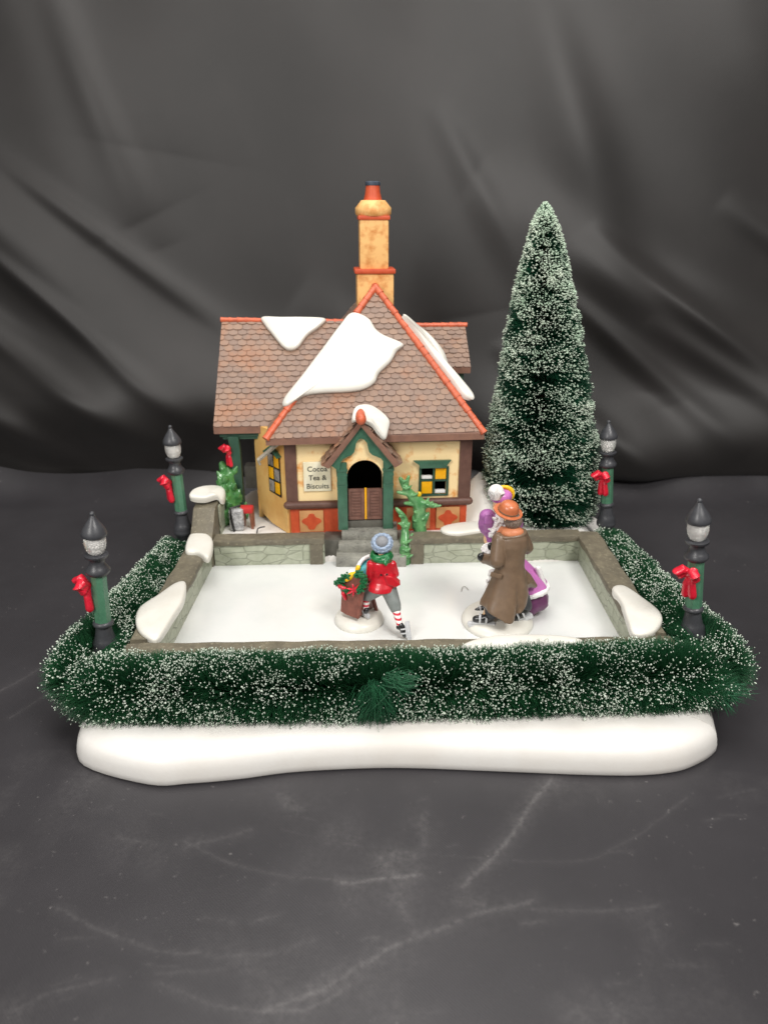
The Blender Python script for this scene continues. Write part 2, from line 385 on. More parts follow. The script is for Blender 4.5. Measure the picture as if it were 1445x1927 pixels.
scuff([(300, 1830), (420, 1822)], .15, .2); scuff([(350, 1590), (470, 1560)], .15, .25)
scuff([(0, 1300), (80, 1255)], .15, .25); scuff([(20, 1350), (95, 1300)], .08, .25)
for _ in range(26):
    a = random.uniform(60, 1380); b = random.uniform(1480, 1910); l_ = random.uniform(20, 90); th = random.uniform(-.6, .3)
    scuff([(a, b), (a + l_ * math.cos(th), b + l_ * math.sin(th) * .6)], random.uniform(.04, .09), random.uniform(.12, .3), False)
sc *= .6 + .6 * vnoise(X * 1.3 + 40, Y * 1.3, 3)
sc = sc + .22 * np.clip(vnoise(X * .3 + 30, Y * .3, 5) - .5, 0, 1) * 2 * vnoise(X * 1.8 + 90, Y * .9 + 9, 6) * (Y < 30)
mt = cloth_mat('black_cloth_table', '#29272a', '#343235', .44, True)
tg = grid_obj('ground', X, Y, (.06 * (vnoise(X * .12 + 30, Y * .12, 9) - .5) - .03 + .09 * np.clip(Y - 62 - 2.5 * (vnoise(X * .1 + 60, X * 0 + 2, 52, 2) - .5), 0, 9) ** 2), mt, {'scuff': sc})
tag(tg, 'black cloth spread on the table, scuffed with pale dust marks', 'ground', kind='structure')
# far cloth: one sheet from the table up the wall with folds
Xb, T = np.meshgrid(np.linspace(-120, 120, 560), np.linspace(0, 1, 420))
arc = 24.5 + T * 94
yy = np.where(arc < 26, 41.9 + arc, 0); zz = np.zeros_like(Xb)
r_ = .4; q = np.clip((arc - 26) / r_, 0, math.pi / 2)
yy = np.where(arc >= 26, 67.9 + r_ * np.sin(q), yy); zz = np.where(arc >= 26, r_ * (1 - np.cos(q)), 0)
up = np.maximum(arc - 26 - r_ * math.pi / 2, 0); zz = zz + up; yy = yy + up * .10
wgt = np.clip(up / 1.5, 0, 1)
fold = np.zeros_like(Xb)
def ridge(x0, z0, x1, z1, wd, amp):
    global fold
    D = seg_d(Xb, zz, [(x0, z0), (x1, z1)]); dx, dz = x1 - x0, z1 - z0
    t_ = np.clip(((Xb - x0) * dx + (zz - z0) * dz) / (dx * dx + dz * dz), 0, 1)
    fold -= amp * np.exp(-(D / (wd * (.8 + .6 * t_))) ** 2) * np.sin(np.pi * np.clip(t_, .0, 1)) ** .8 * .85
for a in [(-46, 22, -18, 3, 1.1, .9), (-40, 26, -16, 6, .8, .7), (-52, 18, -26, 1, 1.2, .9), (-34, 30, -10, 12, .9, .6), (14, 20, 34, 4, 1.0, .9), (18, 24, 44, 5, .9, .8), (24, 16, 50, 1, 1.1, .9), (10, 14, 26, 2, .8, .6), (30, 26, 60, 8, 1.2, .9), (34, 44, 40, 24, 1.3, .8), (4, 34, 16, 14, 1.2, .5), (-28, 44, -20, 22, 1.5, .6),
          (-52, 40, -14, 6, 3.0, 1.6), (-60, 30, -20, 2, 2.5, 1.4), (-40, 62, -22, 24, 4, 1.2), (8, 28, 42, 4, 3.2, 1.6), (16, 22, 60, 2, 2.2, 1.3), (24, 60, 46, 22, 3.5, 2.2),
          (30, 66, 58, 26, 4.5, 2.6), (0, 50, 6, 16, 5, .9), (-14, 66, -20, 30, 5, .9), (12, 44, 26, 8, 2.5, .9), (-8, 18, 14, 4, 2.5, .8), (36, 30, 70, 10, 3, 1.4), (-70, 60, -50, 10, 5, 2)]: ridge(*a)
fold += (vnoise((Xb + zz * .6) * .055 + 40, (zz - Xb * .5) * .03 + 20, 11, 2) - .5) * 3.6
fold -= 2.4 * np.exp(-((zz - 6.5 + Xb * .03 + 2 * np.sin(Xb * .09)) / 4.5) ** 2)
yy = yy + fold * wgt
zz = zz - .12 * (1 - wgt); yy = yy + (1 - np.clip(up / 9, 0, 1)) * (vnoise(Xb * .12 + 70, Xb * 0 + 3.5, 51, 2) - .55) * 3.0
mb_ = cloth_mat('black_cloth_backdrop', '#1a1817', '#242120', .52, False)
bd = grid_obj('backdrop', Xb, yy, zz, mb_)
tag(bd, 'black cloth backdrop hanging in loose diagonal folds behind the model', 'backdrop', kind='structure')

# ------------------------------------------------------------------ snow base with the rink
base = thing('snow_base', 'glossy white snow base with rounded wavy front edge under the hedges', 'display base', (0.6, 40, 0))
fr = [(atz(a, b, 0).x, atz(a, b, 0).y) for a, b in [(175, 1462), (200, 1473), (280, 1478), (360, 1476), (450, 1468), (540, 1456), (630, 1450), (720, 1447), (800, 1448), (900, 1452), (1000, 1456), (1100, 1460), (1200, 1461), (1270, 1454), (1310, 1440), (1340, 1420)]]
out = [(-14.55, 28.75)] + fr[2:] + [(16.7, 30.4), (17.4, 34), (17.6, 42), (18.2, 52), (17.0, 59.5), (10, 62.5), (0, 63), (-9, 62), (-14.5, 58), (-15.4, 50), (-15.6, 42), (-15.7, 34), (-15.35, 30.6)]
L = [Vector((p.x, p.y, 0)) for p in catmull([Vector((a, b, 0)) for a, b in out], 5)]
ctr = Vector((1, 45, 0))
def terrain(x, y):
    t = min(max((y - 47.6) / 1.4, 0), 1); t = t * t * (3 - 2 * t); z = 1.85 + 1.45 * t
    z += 3.0 * math.exp(-(((x - 7.6) / 1.7) ** 2 + ((y - 54.5) / 2.4) ** 2))      # mound between cottage and tree
    z += .8 * math.exp(-(((x + 11) / 3) ** 2 + ((y - 57.5) / 2.5) ** 2)); return z
rs = []
N_ = [(p - ctr) for p in L]
nl = len(L); nrm = []
for i in range(nl):
    t = (L[(i + 1) % nl] - L[i - 1]); nrm.append(Vector((t.y, -t.x, 0)).normalized())
if nrm[0].dot(L[0] - ctr) < 0: nrm = [-q for q in nrm]
for off, z in ((-.05, 0), (.03, .1), (.04, .4), (-.02, .78), (-.12, 1.12), (-.36, 1.42), (-.85, 1.64), (-1.6, 1.78)):
    rs.append([Vector(((L[i] + nrm[i] * off).x, (L[i] + nrm[i] * off).y, z)) for i in range(nl)])
last = rs[-1]
for k in range(1, 40):
    s_ = 1 - k / 40; ring = []
    for p in last:
        x, y = ctr.x + (p.x - ctr.x) * s_, ctr.y + (p.y - ctr.y) * s_; tz = terrain(x, y); b = min(k / 5, 1)
        ring.append(Vector((x, y, 1.78 * (1 - b) + tz * b)))
    rs.append(ring)
obj('snow_body', MB().rings(rs), M['base'], base, ang=60)
obj('ice', MB().prism([(-12.3, 33.2, 1.99), (14.2, 33.9, 1.99), (14.2, 47.6, 1.99), (-12.3, 47.4, 1.99)], (0, 0, .03)), M['ice'], base)

# ------------------------------------------------------------------ rink walls
def wall(name, label, A, Bp, z0, z1, thick, cats=('stone wall'), posts=(), pw=.9, capover=.18, capth=.42, panel='stone'):
    """straight low wall from A to B (x,y); panel, capstone, end posts"""
    a, b = Vector((*A, 0)), Vector((*Bp, 0)); d = (b - a).normalized(); n = Vector((-d.y, d.x, 0)); L_ = (b - a).length
    root = thing(name, label, 'wall', ((a + b) / 2 + Vector((0, 0, z0))), math.atan2(d.y, d.x), 'low walls around the ice rink')
    F = Matrix(((d.x, n.x, 0, a.x), (d.y, n.y, 0, a.y), (0, 0, 1, 0), (0, 0, 0, 1)))
    h = thick / 2
    obj('panel', MB().box((0, -h, z0), (L_, h, z1 - capth), .03), M[panel], root, F)
    # rough worn capstone
    nseg = max(6, int(L_ / .5)); rs = []
    for i in range(nseg + 1):
        x = -0.0 + L_ * i / nseg; j = lambda k: .035 * math.sin(x * 2.1 + k) + random.uniform(-.02, .02); o = h + capover
        rs.append([Vector((x, -o + .05 + j(1), z1 - capth)), Vector((x, -o + j(2), z1 - capth * .45)), Vector((x, -o + .06 + j(2), z1 - .03)), Vector((x, -o * .5, z1 + j(3) * .5)), Vector((x, o * .5, z1 + j(4) * .5)), Vector((x, o - .06 + j(5), z1 - .03)), Vector((x, o + j(5), z1 - capth * .45)), Vector((x, o - .05, z1 - capth))])
    obj('capstone', MB().rings(rs), M['cap'], root, F, ang=40)
    for t0 in posts: obj('post', MB().box((t0 - pw / 2, -h - .14, z0), (t0 + pw / 2, h + .1, z1 - capth - .004), .05), M['cap'], root, F)
    return root, F
wl, _ = wall('rink_wall', 'long olive-capped rink wall on the left with two big snow patches', (-12.75, 33.9), (-12.62, 46.6), 1.9, 4.0, 1.25)
wr, _ = wall('rink_wall', 'long olive-capped rink wall on the right beside the front lamp, one snow patch', (14.45, 48.3), (14.4, 34.6), 1.9, 4.0, 1.3)
wf, _ = wall('rink_wall', 'front rink wall with its cap just showing above the front hedge', (-13.5, 33.15), (15.35, 33.9), 1.9, 3.96, .75, capover=.15)
wb, _ = wall('rink_wall', 'short sage stone wall left of the grey steps, etched with stones', (-11.85, 47.25), (-4.2, 47.65), 1.9, 4.0, 1.0, posts=(7.1,))
wc, _ = wall('rink_wall', 'back rink wall right of the steps, below the tall tree', (1.75, 47.65), (13.9, 48.15), 1.9, 4.0, 1.0, posts=(.55,))
# rising corner of the left wall
rt = thing('corner_wall', 'tall dark corner pillar of wall topped with snow behind the back left lamp', 'wall', (-12.7, 49, 1.9))
obj('pillar', MB().prism([(-13.45, 46.61, 1.9), (-13.45, 46.61, 3.9), (-13.45, 47.6, 4.7), (-13.45, 48.5, 5.7), (-13.45, 52, 6.0), (-13.45, 52, 1.9)], (1.55, 0, 0), .08), M['cap'], rt)
obj('panel', MB().prism([(-11.88, 49.2, 2.6), (-11.88, 49.2, 5.55), (-11.88, 51.9, 5.7), (-11.88, 51.9, 2.6)], (.1, 0, 0), .03), M['stone'], rt)
obj('snow_patch', blob([at(a, b, y) for a, b, y in [(359, 940, 48.7), (364, 928, 49.6), (385, 921, 50.6), (410, 920, 51.6), (424, 926, 51.2), (423, 944, 50), (416, 946, 49.6), (408, 938, 49.4), (385, 944, 48.9)]], (0, -.3, 1), .42), M['snow'], rt)
def patch(par, pts, z, th=.28, low=()):
    P = [atz(a, b, z) for a, b in pts]
    for i, dz in low: P[i] = P[i] + Vector((0, 0, -dz))
    obj('snow_patch', blob(P, (0, 0, 1), th), M['snow'], par)
patch(wl, [(350, 1102), (346, 1135), (328, 1165), (302, 1204), (282, 1206), (259, 1185), (262, 1152), (300, 1125), (332, 1103)], 3.98, .34)
patch(wl, [(350, 1042), (358, 1013), (376, 1006), (398, 1017), (401, 1035), (392, 1056), (372, 1046)], 3.98, .36)
patch(wr, [(1151, 1113), (1172, 1108), (1210, 1133), (1240, 1158), (1243, 1178), (1224, 1196), (1190, 1197), (1178, 1172), (1168, 1142)], 3.98, .34)
patch(wc, [(829, 998), (850, 991), (888, 987), (925, 989), (925, 1000), (895, 1005), (860, 1009), (836, 1006)], 3.98, .3)
patch(wf, [(868, 1222), (905, 1208), (960, 1203), (1030, 1203), (1080, 1207), (1090, 1216), (980, 1226), (900, 1230)], 3.96, .34)

# ------------------------------------------------------------------ steps
st = thing('stone_steps', 'rough grey stone steps leading up to the cottage door', 'steps', (-.85, 47.9, 2))
def rstep(x0, x1, y0, y1, z0, z1):
    m = MB(); m.box((x0, y0, z0), (x1, y1, z1), .07); return m
for (x0, x1, y0, y1, z0, z1) in ((-3.35, 1.55, 46.6, 50, 1.9, 2.78), (-3.2, 1.35, 47.35, 50, 2.76, 3.42), (-3.0, .95, 48.05, 50.6, 3.40, 4.08)):
    obj('step', rstep(x0, x1, y0, y1, z0, z1), M['step'], st)
obj('retaining_block', MB().box((-4.3, 48.0, 1.9), (-3.0, 49.6, 3.45), .06), M['dark_stone'], st)
obj('retaining_block', MB().box((1.3, 48.0, 1.9), (2.2, 49.6, 3.45), .06), M['dark_stone'], st)

# ------------------------------------------------------------------ cottage
HY = math.radians(4); HO = Vector((-.25, 49.9, 0))
HF = Matrix.Translation(HO) @ Matrix.Rotation(HY, 4, 'Z')
house = thing('cottage', 'cream and timber cottage with brown scalloped roof and tall chimney', 'house', (HO.x, HO.y, 3.3), HY)
def H(name, mb, mat, par=None, **k): return obj(name, mb, M[mat], par or house, HF, **k)
def hpt(px, py, Y_):                      # point on house-frame depth plane
    n = HF.to_3x3() @ Vector((0, 1, 0)); p = HF @ Vector((0, Y_, 0)); return HF.inverted() @ hit(px, py, p, n)
Z0 = 3.2
# walls (real openings for door and window)
def wallbox(a, b, name='wall', mat='plaster', bev=.04): return H(name, MB().box(a, b, bev), mat)
WX = Vector
mw = MB()
T_ = .35
mw.box((-6.5, 0, 5.4), (-2.45, T_, 10.7)); mw.box((.12, 0, 5.4), (2.9, T_, 10.7)); mw.box((4.75, 0, 5.4), (6.3, T_, 10.7)); mw.box((2.9, 0, 8.2), (4.75, T_, 10.7)); mw.box((2.9, 0, 5.4), (4.75, T_, 6.1)); mw.box((-2.45, 0, 9.3), (.12, T_, 10.7))
H('front_wall', mw, 'plaster')
md = MB(); md.box((-6.5, -.02, Z0), (-2.45, T_, 5.4)); md.box((.12, -.02, Z0), (6.3, T_, 5.4)); H('dado', md, 'redbrick')
# side and rear walls
H('side_wall', MB().prism([(6.3, 0, Z0), (6.3, 0, 10.7), (6.3, 6, 13.5), (6.3, 12.5, 13.5), (6.3, 12.5, Z0)], (-.35, 0, 0)), 'ochre')
H('rear_wall', MB().box((-8.9, 12.1, Z0), (5.9, 12.45, 12.5)), 'ochre')
H('side_wall', MB().box((-9.1, 3.4, Z0), (-8.75, 12.0, 11.3)), 'ochre')
H('shade_lining', MB().box((-6.4, 5.9, Z0), (5.9, 6.1, 11)).box((-6.4, .4, Z0), (5.9, 5.9, Z0 + .9)), 'interior')  # dark sheets behind the openings, indoor shade put into their colour
# canted wall with rounded foot
ca, cb = Vector((-6.75, .05, 0)), Vector((-9.12, 3.35, 0)); cd = (cb - ca).normalized(); cn = Vector((-cd.y, cd.x, 0)); 
if cn.x > 0: cn = -cn
Lc = (cb - ca).length
def CF(u, z, o=0): p = ca + cd * u + cn * o; return Vector((p.x, p.y, z))
cw = MB(); rsx = []
cw.prism([CF(0, 3.3), CF(Lc * .55, 3.45), CF(Lc * .8, 3.75), CF(Lc * .95, 4.3), CF(Lc, 5.0), CF(Lc, 10.75), CF(0, 10.75)], -cn * .4, .06)
H('canted_wall', cw, 'ochre')
wn = H('side_window', MB().prism([CF(.55, 5.95, .02), CF(2.15, 6.05, .02), CF(2.15, 9.0, .02), CF(1.35, 9.35, .02), CF(.55, 9.05, .02)], cn * .05), 'black')
pn = [['grey_pane', 'yellow', 'grey_pane'], ['yellow', 'grey_pane', 'yellow']]
for ci in range(2):
    for ri in range(3):
        u0 = 1.42 - ci * .77; zt = 9.0 - ri * 1.0; H('pane', MB().prism([CF(u0, zt - .86, .07), CF(u0 + .62, zt - .84, .07), CF(u0 + .62, zt, .07), CF(u0, zt, .07)], cn * .04, .015), pn[ci][ri], wn)
H('window_hood', MB().prism([CF(.3, 9.1, .02), CF(1.35, 9.75, .02), CF(2.4, 9.1, .02), CF(2.2, 8.95, .02), CF(1.35, 9.45, .02), CF(.5, 8.95, .02)], cn * .3, .03), 'green')
H('sign_bracket', MB().tube([hpt(486, 866, .2), hpt(526, 832, .2)], .16, 6, rnd=False).tube([hpt(486, 866, .2), hpt(486, 866, .2) + Vector((.1, .1, -.35))], .09, 6), 'wood_grey', smooth=False)
# timber frame
for a, b in (((-6.72, -.16, 5.75), (-5.9, .3, 10.7)), ((5.62, -.16, 5.75), (6.5, .3, 10.7))): H('corner_timber', MB().box(a, b, .06), 'timber')
H('top_beam', MB().box((-5.9, -.12, 10.1), (5.62, .2, 10.75), .05), 'timber')
for x0, x1 in ((-6.66, -3.0), (.85, 6.42)):
    H('sill_rail', MB().tube([(x0, -.1, 5.58), (x1, -.1, 5.58)], .3, 12, rnd=True), 'timber')
# dado panels with four-lobed opening
def lobes(cx, cz, w, h, y, d):
    half = [(0, 1), (.24, .93), (.36, .68), (.5, .5), (.78, .38), (1, .14), (.96, -.08), (.7, -.3), (.46, -.52), (.34, -.85), (.2, -1), (0, -1)]
    P = [Vector((cx + w * a, y, cz + h * b)) for a, b in half] + [Vector((cx - w * a, y, cz + h * b)) for a, b in half[-2:0:-1]]
    pts = catmull(P, 3)
    return MB().prism(pts, (0, d, 0))
for cx in (-5.0, 2.75, 4.92):
    p = H('dado_panel', MB().box((cx - .86, -.16, 3.5), (cx + .86, -.03, 5.15), .04), 'tan')
    H('lobed_inset', lobes(cx, 4.3, .7, .62, -.2, .06), 'redbrick', p)
# sign
sg = H('sign_board', MB().box((-5.45, -.16, 6.62), (-3.52, -.01, 8.82), .05), 'sign')
def text(lines, x, y, zs, size, par, mat):
    for t, z in zip(lines, zs):
        cu = bpy.data.curves.new('lettering', 'FONT'); cu.body = t; cu.size = size; cu.align_x = 'CENTER'; cu.extrude = .01; cu.offset = .002
        o = bpy.data.objects.new('t', cu); COL.objects.link(o); dg = bpy.context.evaluated_depsgraph_get(); dg.update()
        me = bpy.data.meshes.new_from_object(o.evaluated_get(dg)); bpy.data.objects.remove(o)
        me.transform(Matrix.Translation((x, y, z)) @ Matrix.Rotation(math.pi / 2, 4, 'X')); me.transform(HF); me.transform(wm(par).inverted())
        me.materials.clear(); me.materials.append(mat); q = bpy.data.objects.new('lettering', me); COL.objects.link(q); q.parent = par
text(['Cocoa', 'Tea &', 'Biscuits'], -4.47, -.175, [8.12, 7.47, 6.84], .53, sg, M['ink'])
# front window
fw = H('front_window', MB().box((2.75, -.1, 6.02), (4.9, .0, 6.16), .02).box((2.75, -.1, 8.14), (4.9, 0, 8.26), .02).box((2.75, -.1, 6.16), (2.92, 0, 8.14), .02).box((4.73, -.1, 6.16), (4.9, 0, 8.14), .02).box((3.75, -.08, 6.16), (3.9, .02, 8.14), .02).box((2.92, -.08, 7.14), (4.73, .02, 7.27), .02), 'dgreen')
for x0, x1, z0, z1, m_ in ((2.95, 3.72, 6.2, 7.12, 'yellow'), (3.93, 4.7, 7.29, 8.1, 'yellow')): H('pane', MB().box((x0, -.04, z0), (x1, .02, z1), .02), m_, fw)
for x0, x1, z0 in ((2.95, 3.72, 7.3), (3.93, 4.7, 6.2)): H('inner_ledge', MB().box((x0, .03, z0), (x1, .3, z0 + .22), .02), 'white', fw)
H('window_lintel', MB().prism([(2.32, -.3, 8.75), (5.02, -.3, 8.75), (4.75, -.3, 8.45), (4.72, -.3, 8.2), (2.78, -.3, 8.2), (2.72, -.3, 8.45)], (0, .3, 0), .03), 'green', fw)
# roofs
def tiles(poly, org, U, V, row=.415, tw=.62, lift=.07):
    """scalloped tiles over a convex outline (3D points on the plane)"""
    org, U, V = Vector(org), Vector(U).normalized(), Vector(V).normalized(); Nn = U.cross(V).normalized()
    q = [((Vector(p) - org).dot(U), (Vector(p) - org).dot(V)) for p in poly]
    u0, u1 = min(a for a, b in q) - tw, max(a for a, b in q) + tw; v1 = max(b for a, b in q)
    bm = bmesh.new(); r = 0; v = -.02
    while v < v1:
        u = u0 - (tw / 2 if r % 2 else 0)
        while u < u1:
            g = .010; w_ = tw - g * 2; jl = random.uniform(-.03, .03); jh = lift + random.uniform(-.02, .025); jx = random.uniform(-.015, .015)
            arcp = [(u + g + jx + w_ * k / 6, v + jl + .105 * (1 - math.sqrt(max(0, 1 - ((k - 3) / 3) ** 2)) ) ) for k in range(7)]
            top = [(u + g + w_, v + row * 1.35), (u + g, v + row * 1.35)]
            vt = [bm.verts.new((a, b, jh + .02 * (1 - ((k - 3) / 3) ** 2))) for k, (a, b) in enumerate(arcp)] + [bm.verts.new((a, b, .01)) for a, b in top]
            bm.faces.new(vt); vb = [bm.verts.new((a, b, -.02)) for a, b in arcp]
            for k in range(6): bm.faces.new((vt[k + 1], vt[k], vb[k], vb[k + 1]))
            bm.faces.new((vt[7], vt[6], vb[6])); bm.faces.new((vt[0], vt[8], vb[0]))
            u += tw
        v += row; r += 1
    cx = sum(a for a, b in q) / len(q); cy = sum(b for a, b in q) / len(q)
    for i in range(len(q)):
        a, b = q[i], q[(i + 1) % len(q)]; d = Vector((b[0] - a[0], b[1] - a[1], 0)); n = Vector((d.y, -d.x, 0)).normalized()
        if n.dot(Vector((cx - a[0], cy - a[1], 0))) > 0: n = -n
        bmesh.ops.bisect_plane(bm, geom=bm.verts[:] + bm.edges[:] + bm.faces[:], plane_co=(a[0], a[1], 0), plane_no=n, clear_outer=True)
    m = MB().bm(bm); R = Matrix(((U.x, V.x, Nn.x, org.x), (U.y, V.y, Nn.y, org.y), (U.z, V.z, Nn.z, org.z), (0, 0, 0, 1)))
    return m.xf(R)
def caps(p, q, r=.26, seg=.6):
    p, q = Vector(p), Vector(q); n = max(2, int((q - p).length / seg)); m = MB()
    for i in range(n):
        a = p.lerp(q, i / n); b = p.lerp(q, (i + 1.12) / n); j = random.uniform(-.02, .02)
        m.tube([a, a.lerp(b, .5), b], [r + .01 + j, r - .02 + j, r - .03 + j], 10, rnd=False)
    return m
EL, ER, AP, AB = Vector((-7.86, -1.0, 10.78)), Vector((7.12, -1.0, 10.92)), Vector((0, 5.2, 20.1)), Vector((0, 8.8, 20.1))
BL_, BR_ = Vector((-7.86, 11.5, 10.8)), Vector((7.12, 11.5, 10.9))
dn = Vector((0, 0, -.45))
roof = H('main_roof', MB().add([EL, ER, AP, AB, BL_, BR_, EL + dn, ER + dn, BL_ + dn, BR_ + dn], [(0, 1, 2), (1, 5, 3, 2), (5, 4, 3), (4, 0, 2, 3), (0, 6, 7, 1), (1, 7, 9, 5), (5, 9, 8, 4), (4, 8, 6, 0), (6, 8, 9, 7)]), 'roofbase', smooth=False)
H('tiles', tiles([EL, ER, AP], EL, ER - EL, AP - (EL + ER) / 2 + Vector((-.37, 0, 0))), 'tile', roof, smooth=False)
H('tiles', tiles([ER, BR_, AB, AP], ER, Vector((0, 1, 0)), Vector((-7.12, 0, 9.2))), 'tile', roof, smooth=False)
H('tiles', tiles([BL_, EL, AP, AB], BL_, Vector((0, -1, 0)), Vector((7.86, 0, 9.3))), 'tile', roof, smooth=False)
H('ridge_tiles', caps(EL, AP), 'orange', roof); H('ridge_tiles', caps(ER, AP), 'orange', roof); H('ridge_tiles', caps(AP, AB), 'orange', roof)
# wing roof
WLe, WLr = Vector((-11.85, 2.5, 10.72)), Vector((-11.4, 8, 17.55)); WMe, WMr = Vector((0, 2.5, 10.72)), Vector((0, 8, 17.25))
WBe, WBm = Vector((-11.85, 13.5, 10.7)), Vector((0, 13.5, 10.7))
wing = H('wing_roof', MB().add([WLe, WMe, WMr, WLr, WBe, WBm] + [p + dn * 1.1 for p in (WLe, WMe, WBe, WBm)], [(0, 1, 2, 3), (3, 2, 5, 4), (0, 3, 4), (0, 6, 7, 1), (6, 8, 9, 7), (4, 8, 6, 0), (4, 5, 9, 8)]), 'roofbase', smooth=False)
H('tiles', tiles([WLe, WMe, WMr, WLr], WLe, Vector((1, 0, 0)), Vector((0, 5.5, 6.8)), row=.44, tw=.66), 'tile', wing, smooth=False)
H('ridge_tiles', caps(WLr + Vector((-.1, 0, 0)), WMr, .22), 'orange', wing)
Er, Rr, Rm, Em = Vector((7.15, 5.3, 14.25)), Vector((7.05, 8, 17.0)), Vector((0, 8, 17.0)), Vector((0, 5.3, 14.25))
Br, Bm = Vector((7.15, 11, 14.25)), Vector((0, 11, 14.25))
w2 = H('wing_roof', MB().add([Em, Er, Rr, Rm, Br, Bm] + [p + dn for p in (Em, Er, Br, Bm)], [(0, 1, 2, 3), (3, 2, 4, 5), (1, 4, 2), (0, 6, 7, 1), (1, 7, 8, 4), (6, 9, 8, 7)]), 'roofbase', smooth=False)
H('tiles', tiles([Em, Er, Rr, Rm], Em, Vector((1, 0, 0)), Rm - Em, row=.42, tw=.66), 'tile', w2, smooth=False)
H('ridge_tiles', caps(Rm, Rr + Vector((.1, 0, 0)), .22), 'orange', w2)
H('bracket', MB().box((6.25, 5.6, 12.6), (6.7, 6.3, 13.8), .05), 'dgreen')
# eave beam and post of the open porch on the left
H('eave_beam', MB().box((-11.5, 2.75, 9.9), (-6.9, 3.2, 10.25), .06).box((-11.3, 2.85, 9.7), (-6.9, 3.1, 9.95), .03), 'dgreen')
pf = HF.inverted() @ at(462, 962, 52.4)
H('porch_post', MB().prism([(-10.95, 2.6, 9.95), (-10.15, 2.6, 9.95), (-10.1, 2.6, 9.0), (-10.05, 2.6, Z0), (-10.75, 2.6, Z0), (-10.8, 2.6, 9.0)], (0, .7, 0), .08), 'dgreen')
bow_house_parent = house
# chimney
ch = H('chimney', MB().box((-1.28, 5.9, 17.5), (1.38, 8.3, 21.0), .12), 'chimney')
H('chimney_collar', MB().box((-1.45, 5.75, 20.95), (1.5, 8.45, 21.28), .1), 'redbrick', ch)
H('chimney_shaft', MB().prism([(-1.05, 6.1, 21.25), (1.02, 6.1, 21.25), (1.02, 8.1, 21.25), (-1.05, 8.1, 21.25)], (0, 0, 3.6), .15), 'chimney', ch)
H('chimney_band', MB().box((-1.15, 6.0, 24.55), (1.12, 8.2, 24.85), .1), 'redbrick', ch)
H('chimney_cap', MB().erings([(-.02, 7.1, 24.8, 1.15, 1.15), (-.02, 7.1, 24.95, 1.28, 1.28), (-.02, 7.1, 25.35, 1.28, 1.28), (-.02, 7.1, 25.65, 1.02, 1.02), (-.02, 7.1, 25.85, .86, .86)]), 'chimney', ch)
H('chimney_pot', MB().erings([(-.05, 7.1, 25.8, .66, .66), (-.05, 7.1, 26.3, .54, .54), (-.05, 7.1, 26.8, .48, .48)]), 'redbrick', ch)
H('pot_rim', MB().erings([(-.05, 7.1, 26.8, .5, .5), (-.05, 7.1, 26.86, .54, .54), (-.05, 7.1, 27.04, .53, .53), (-.05, 7.1, 27.08, .4, .4)]), 'slate', ch)
# door porch
pr = [Vector((-4.05, -1.75, 9.0)), Vector((-1.4, -1.75, 12.25)), Vector((1.3, -1.75, 9.0))]
th_ = Vector((.0, 0, -.42))
po = H('porch_roof', MB().prism([pr[0], pr[1], pr[1] + th_ * 1.3, pr[0] + Vector((.42, 0, -.22))], (0, 1.9, 0), .08).prism([pr[1], pr[2], pr[2] + Vector((-.42, 0, -.22)), pr[1] + th_ * 1.3], (0, 1.9, 0), .08), 'roofbase')
for a, s_ in ((pr[0], 1), (pr[2], -1)):
    V_ = (pr[1] - a); U_ = Vector((0, -1, 0)) if s_ == 1 else Vector((0, 1, 0)); o_ = a + (Vector((0, 3.4, 0)) if s_ == 1 else Vector((0, 0, 0)))
    H('tiles', tiles([a, a + Vector((0, 3.4, 0)), pr[1] + Vector((0, 3.4, 0)), pr[1]], o_, U_, V_, row=.5, tw=.55, lift=.16), 'tile', po, smooth=False)
H('ridge_tiles', MB().tube([(-1.42, -2.15, 12.36), (-1.42, -.2, 12.42)], [.36, .3], 12, flat=1.15), 'orange', po)
sn_ = [(663, 793, 48.3), (665, 774, 48.9), (674, 765, 49.4), (694, 764, 49.7), (714, 775, 49.6), (731, 793, 49.1), (729, 812, 48.7), (724, 827, 48.3), (712, 817, 48.1), (700, 801, 48.0), (688, 795, 47.9), (676, 790, 47.95)]
obj('snow_patch', blob([at(*p) for p in sn_], Vector((.3, -.6, .75)), .26), M['snow'], po)
# bargeboards with wavy inner edge
def barge(a, b, wd, y, d, s_):
    a, b = Vector(a), Vector(b); t = (b - a).normalized(); n = Vector((-t.z, 0, t.x)) * s_; o = [a, b]; inner = []
    for k in range(13):
        u = k / 12; inner.append(b.lerp(a, u) + n * (wd * (.78 + .22 * math.cos(u * math.pi * 4 + .4))))
    return MB().prism([Vector((p.x, y, p.z)) for p in o + inner], (0, d, 0))
H('bargeboard', barge((-1.4, 0, 11.72), (-3.55, 0, 9.02), .78, -1.5, .25, 1), 'green', po)
H('bargeboard', barge((-1.4, 0, 11.72), (.85, 0, 9.02), .78, -1.51, .25, -1), 'green', po)
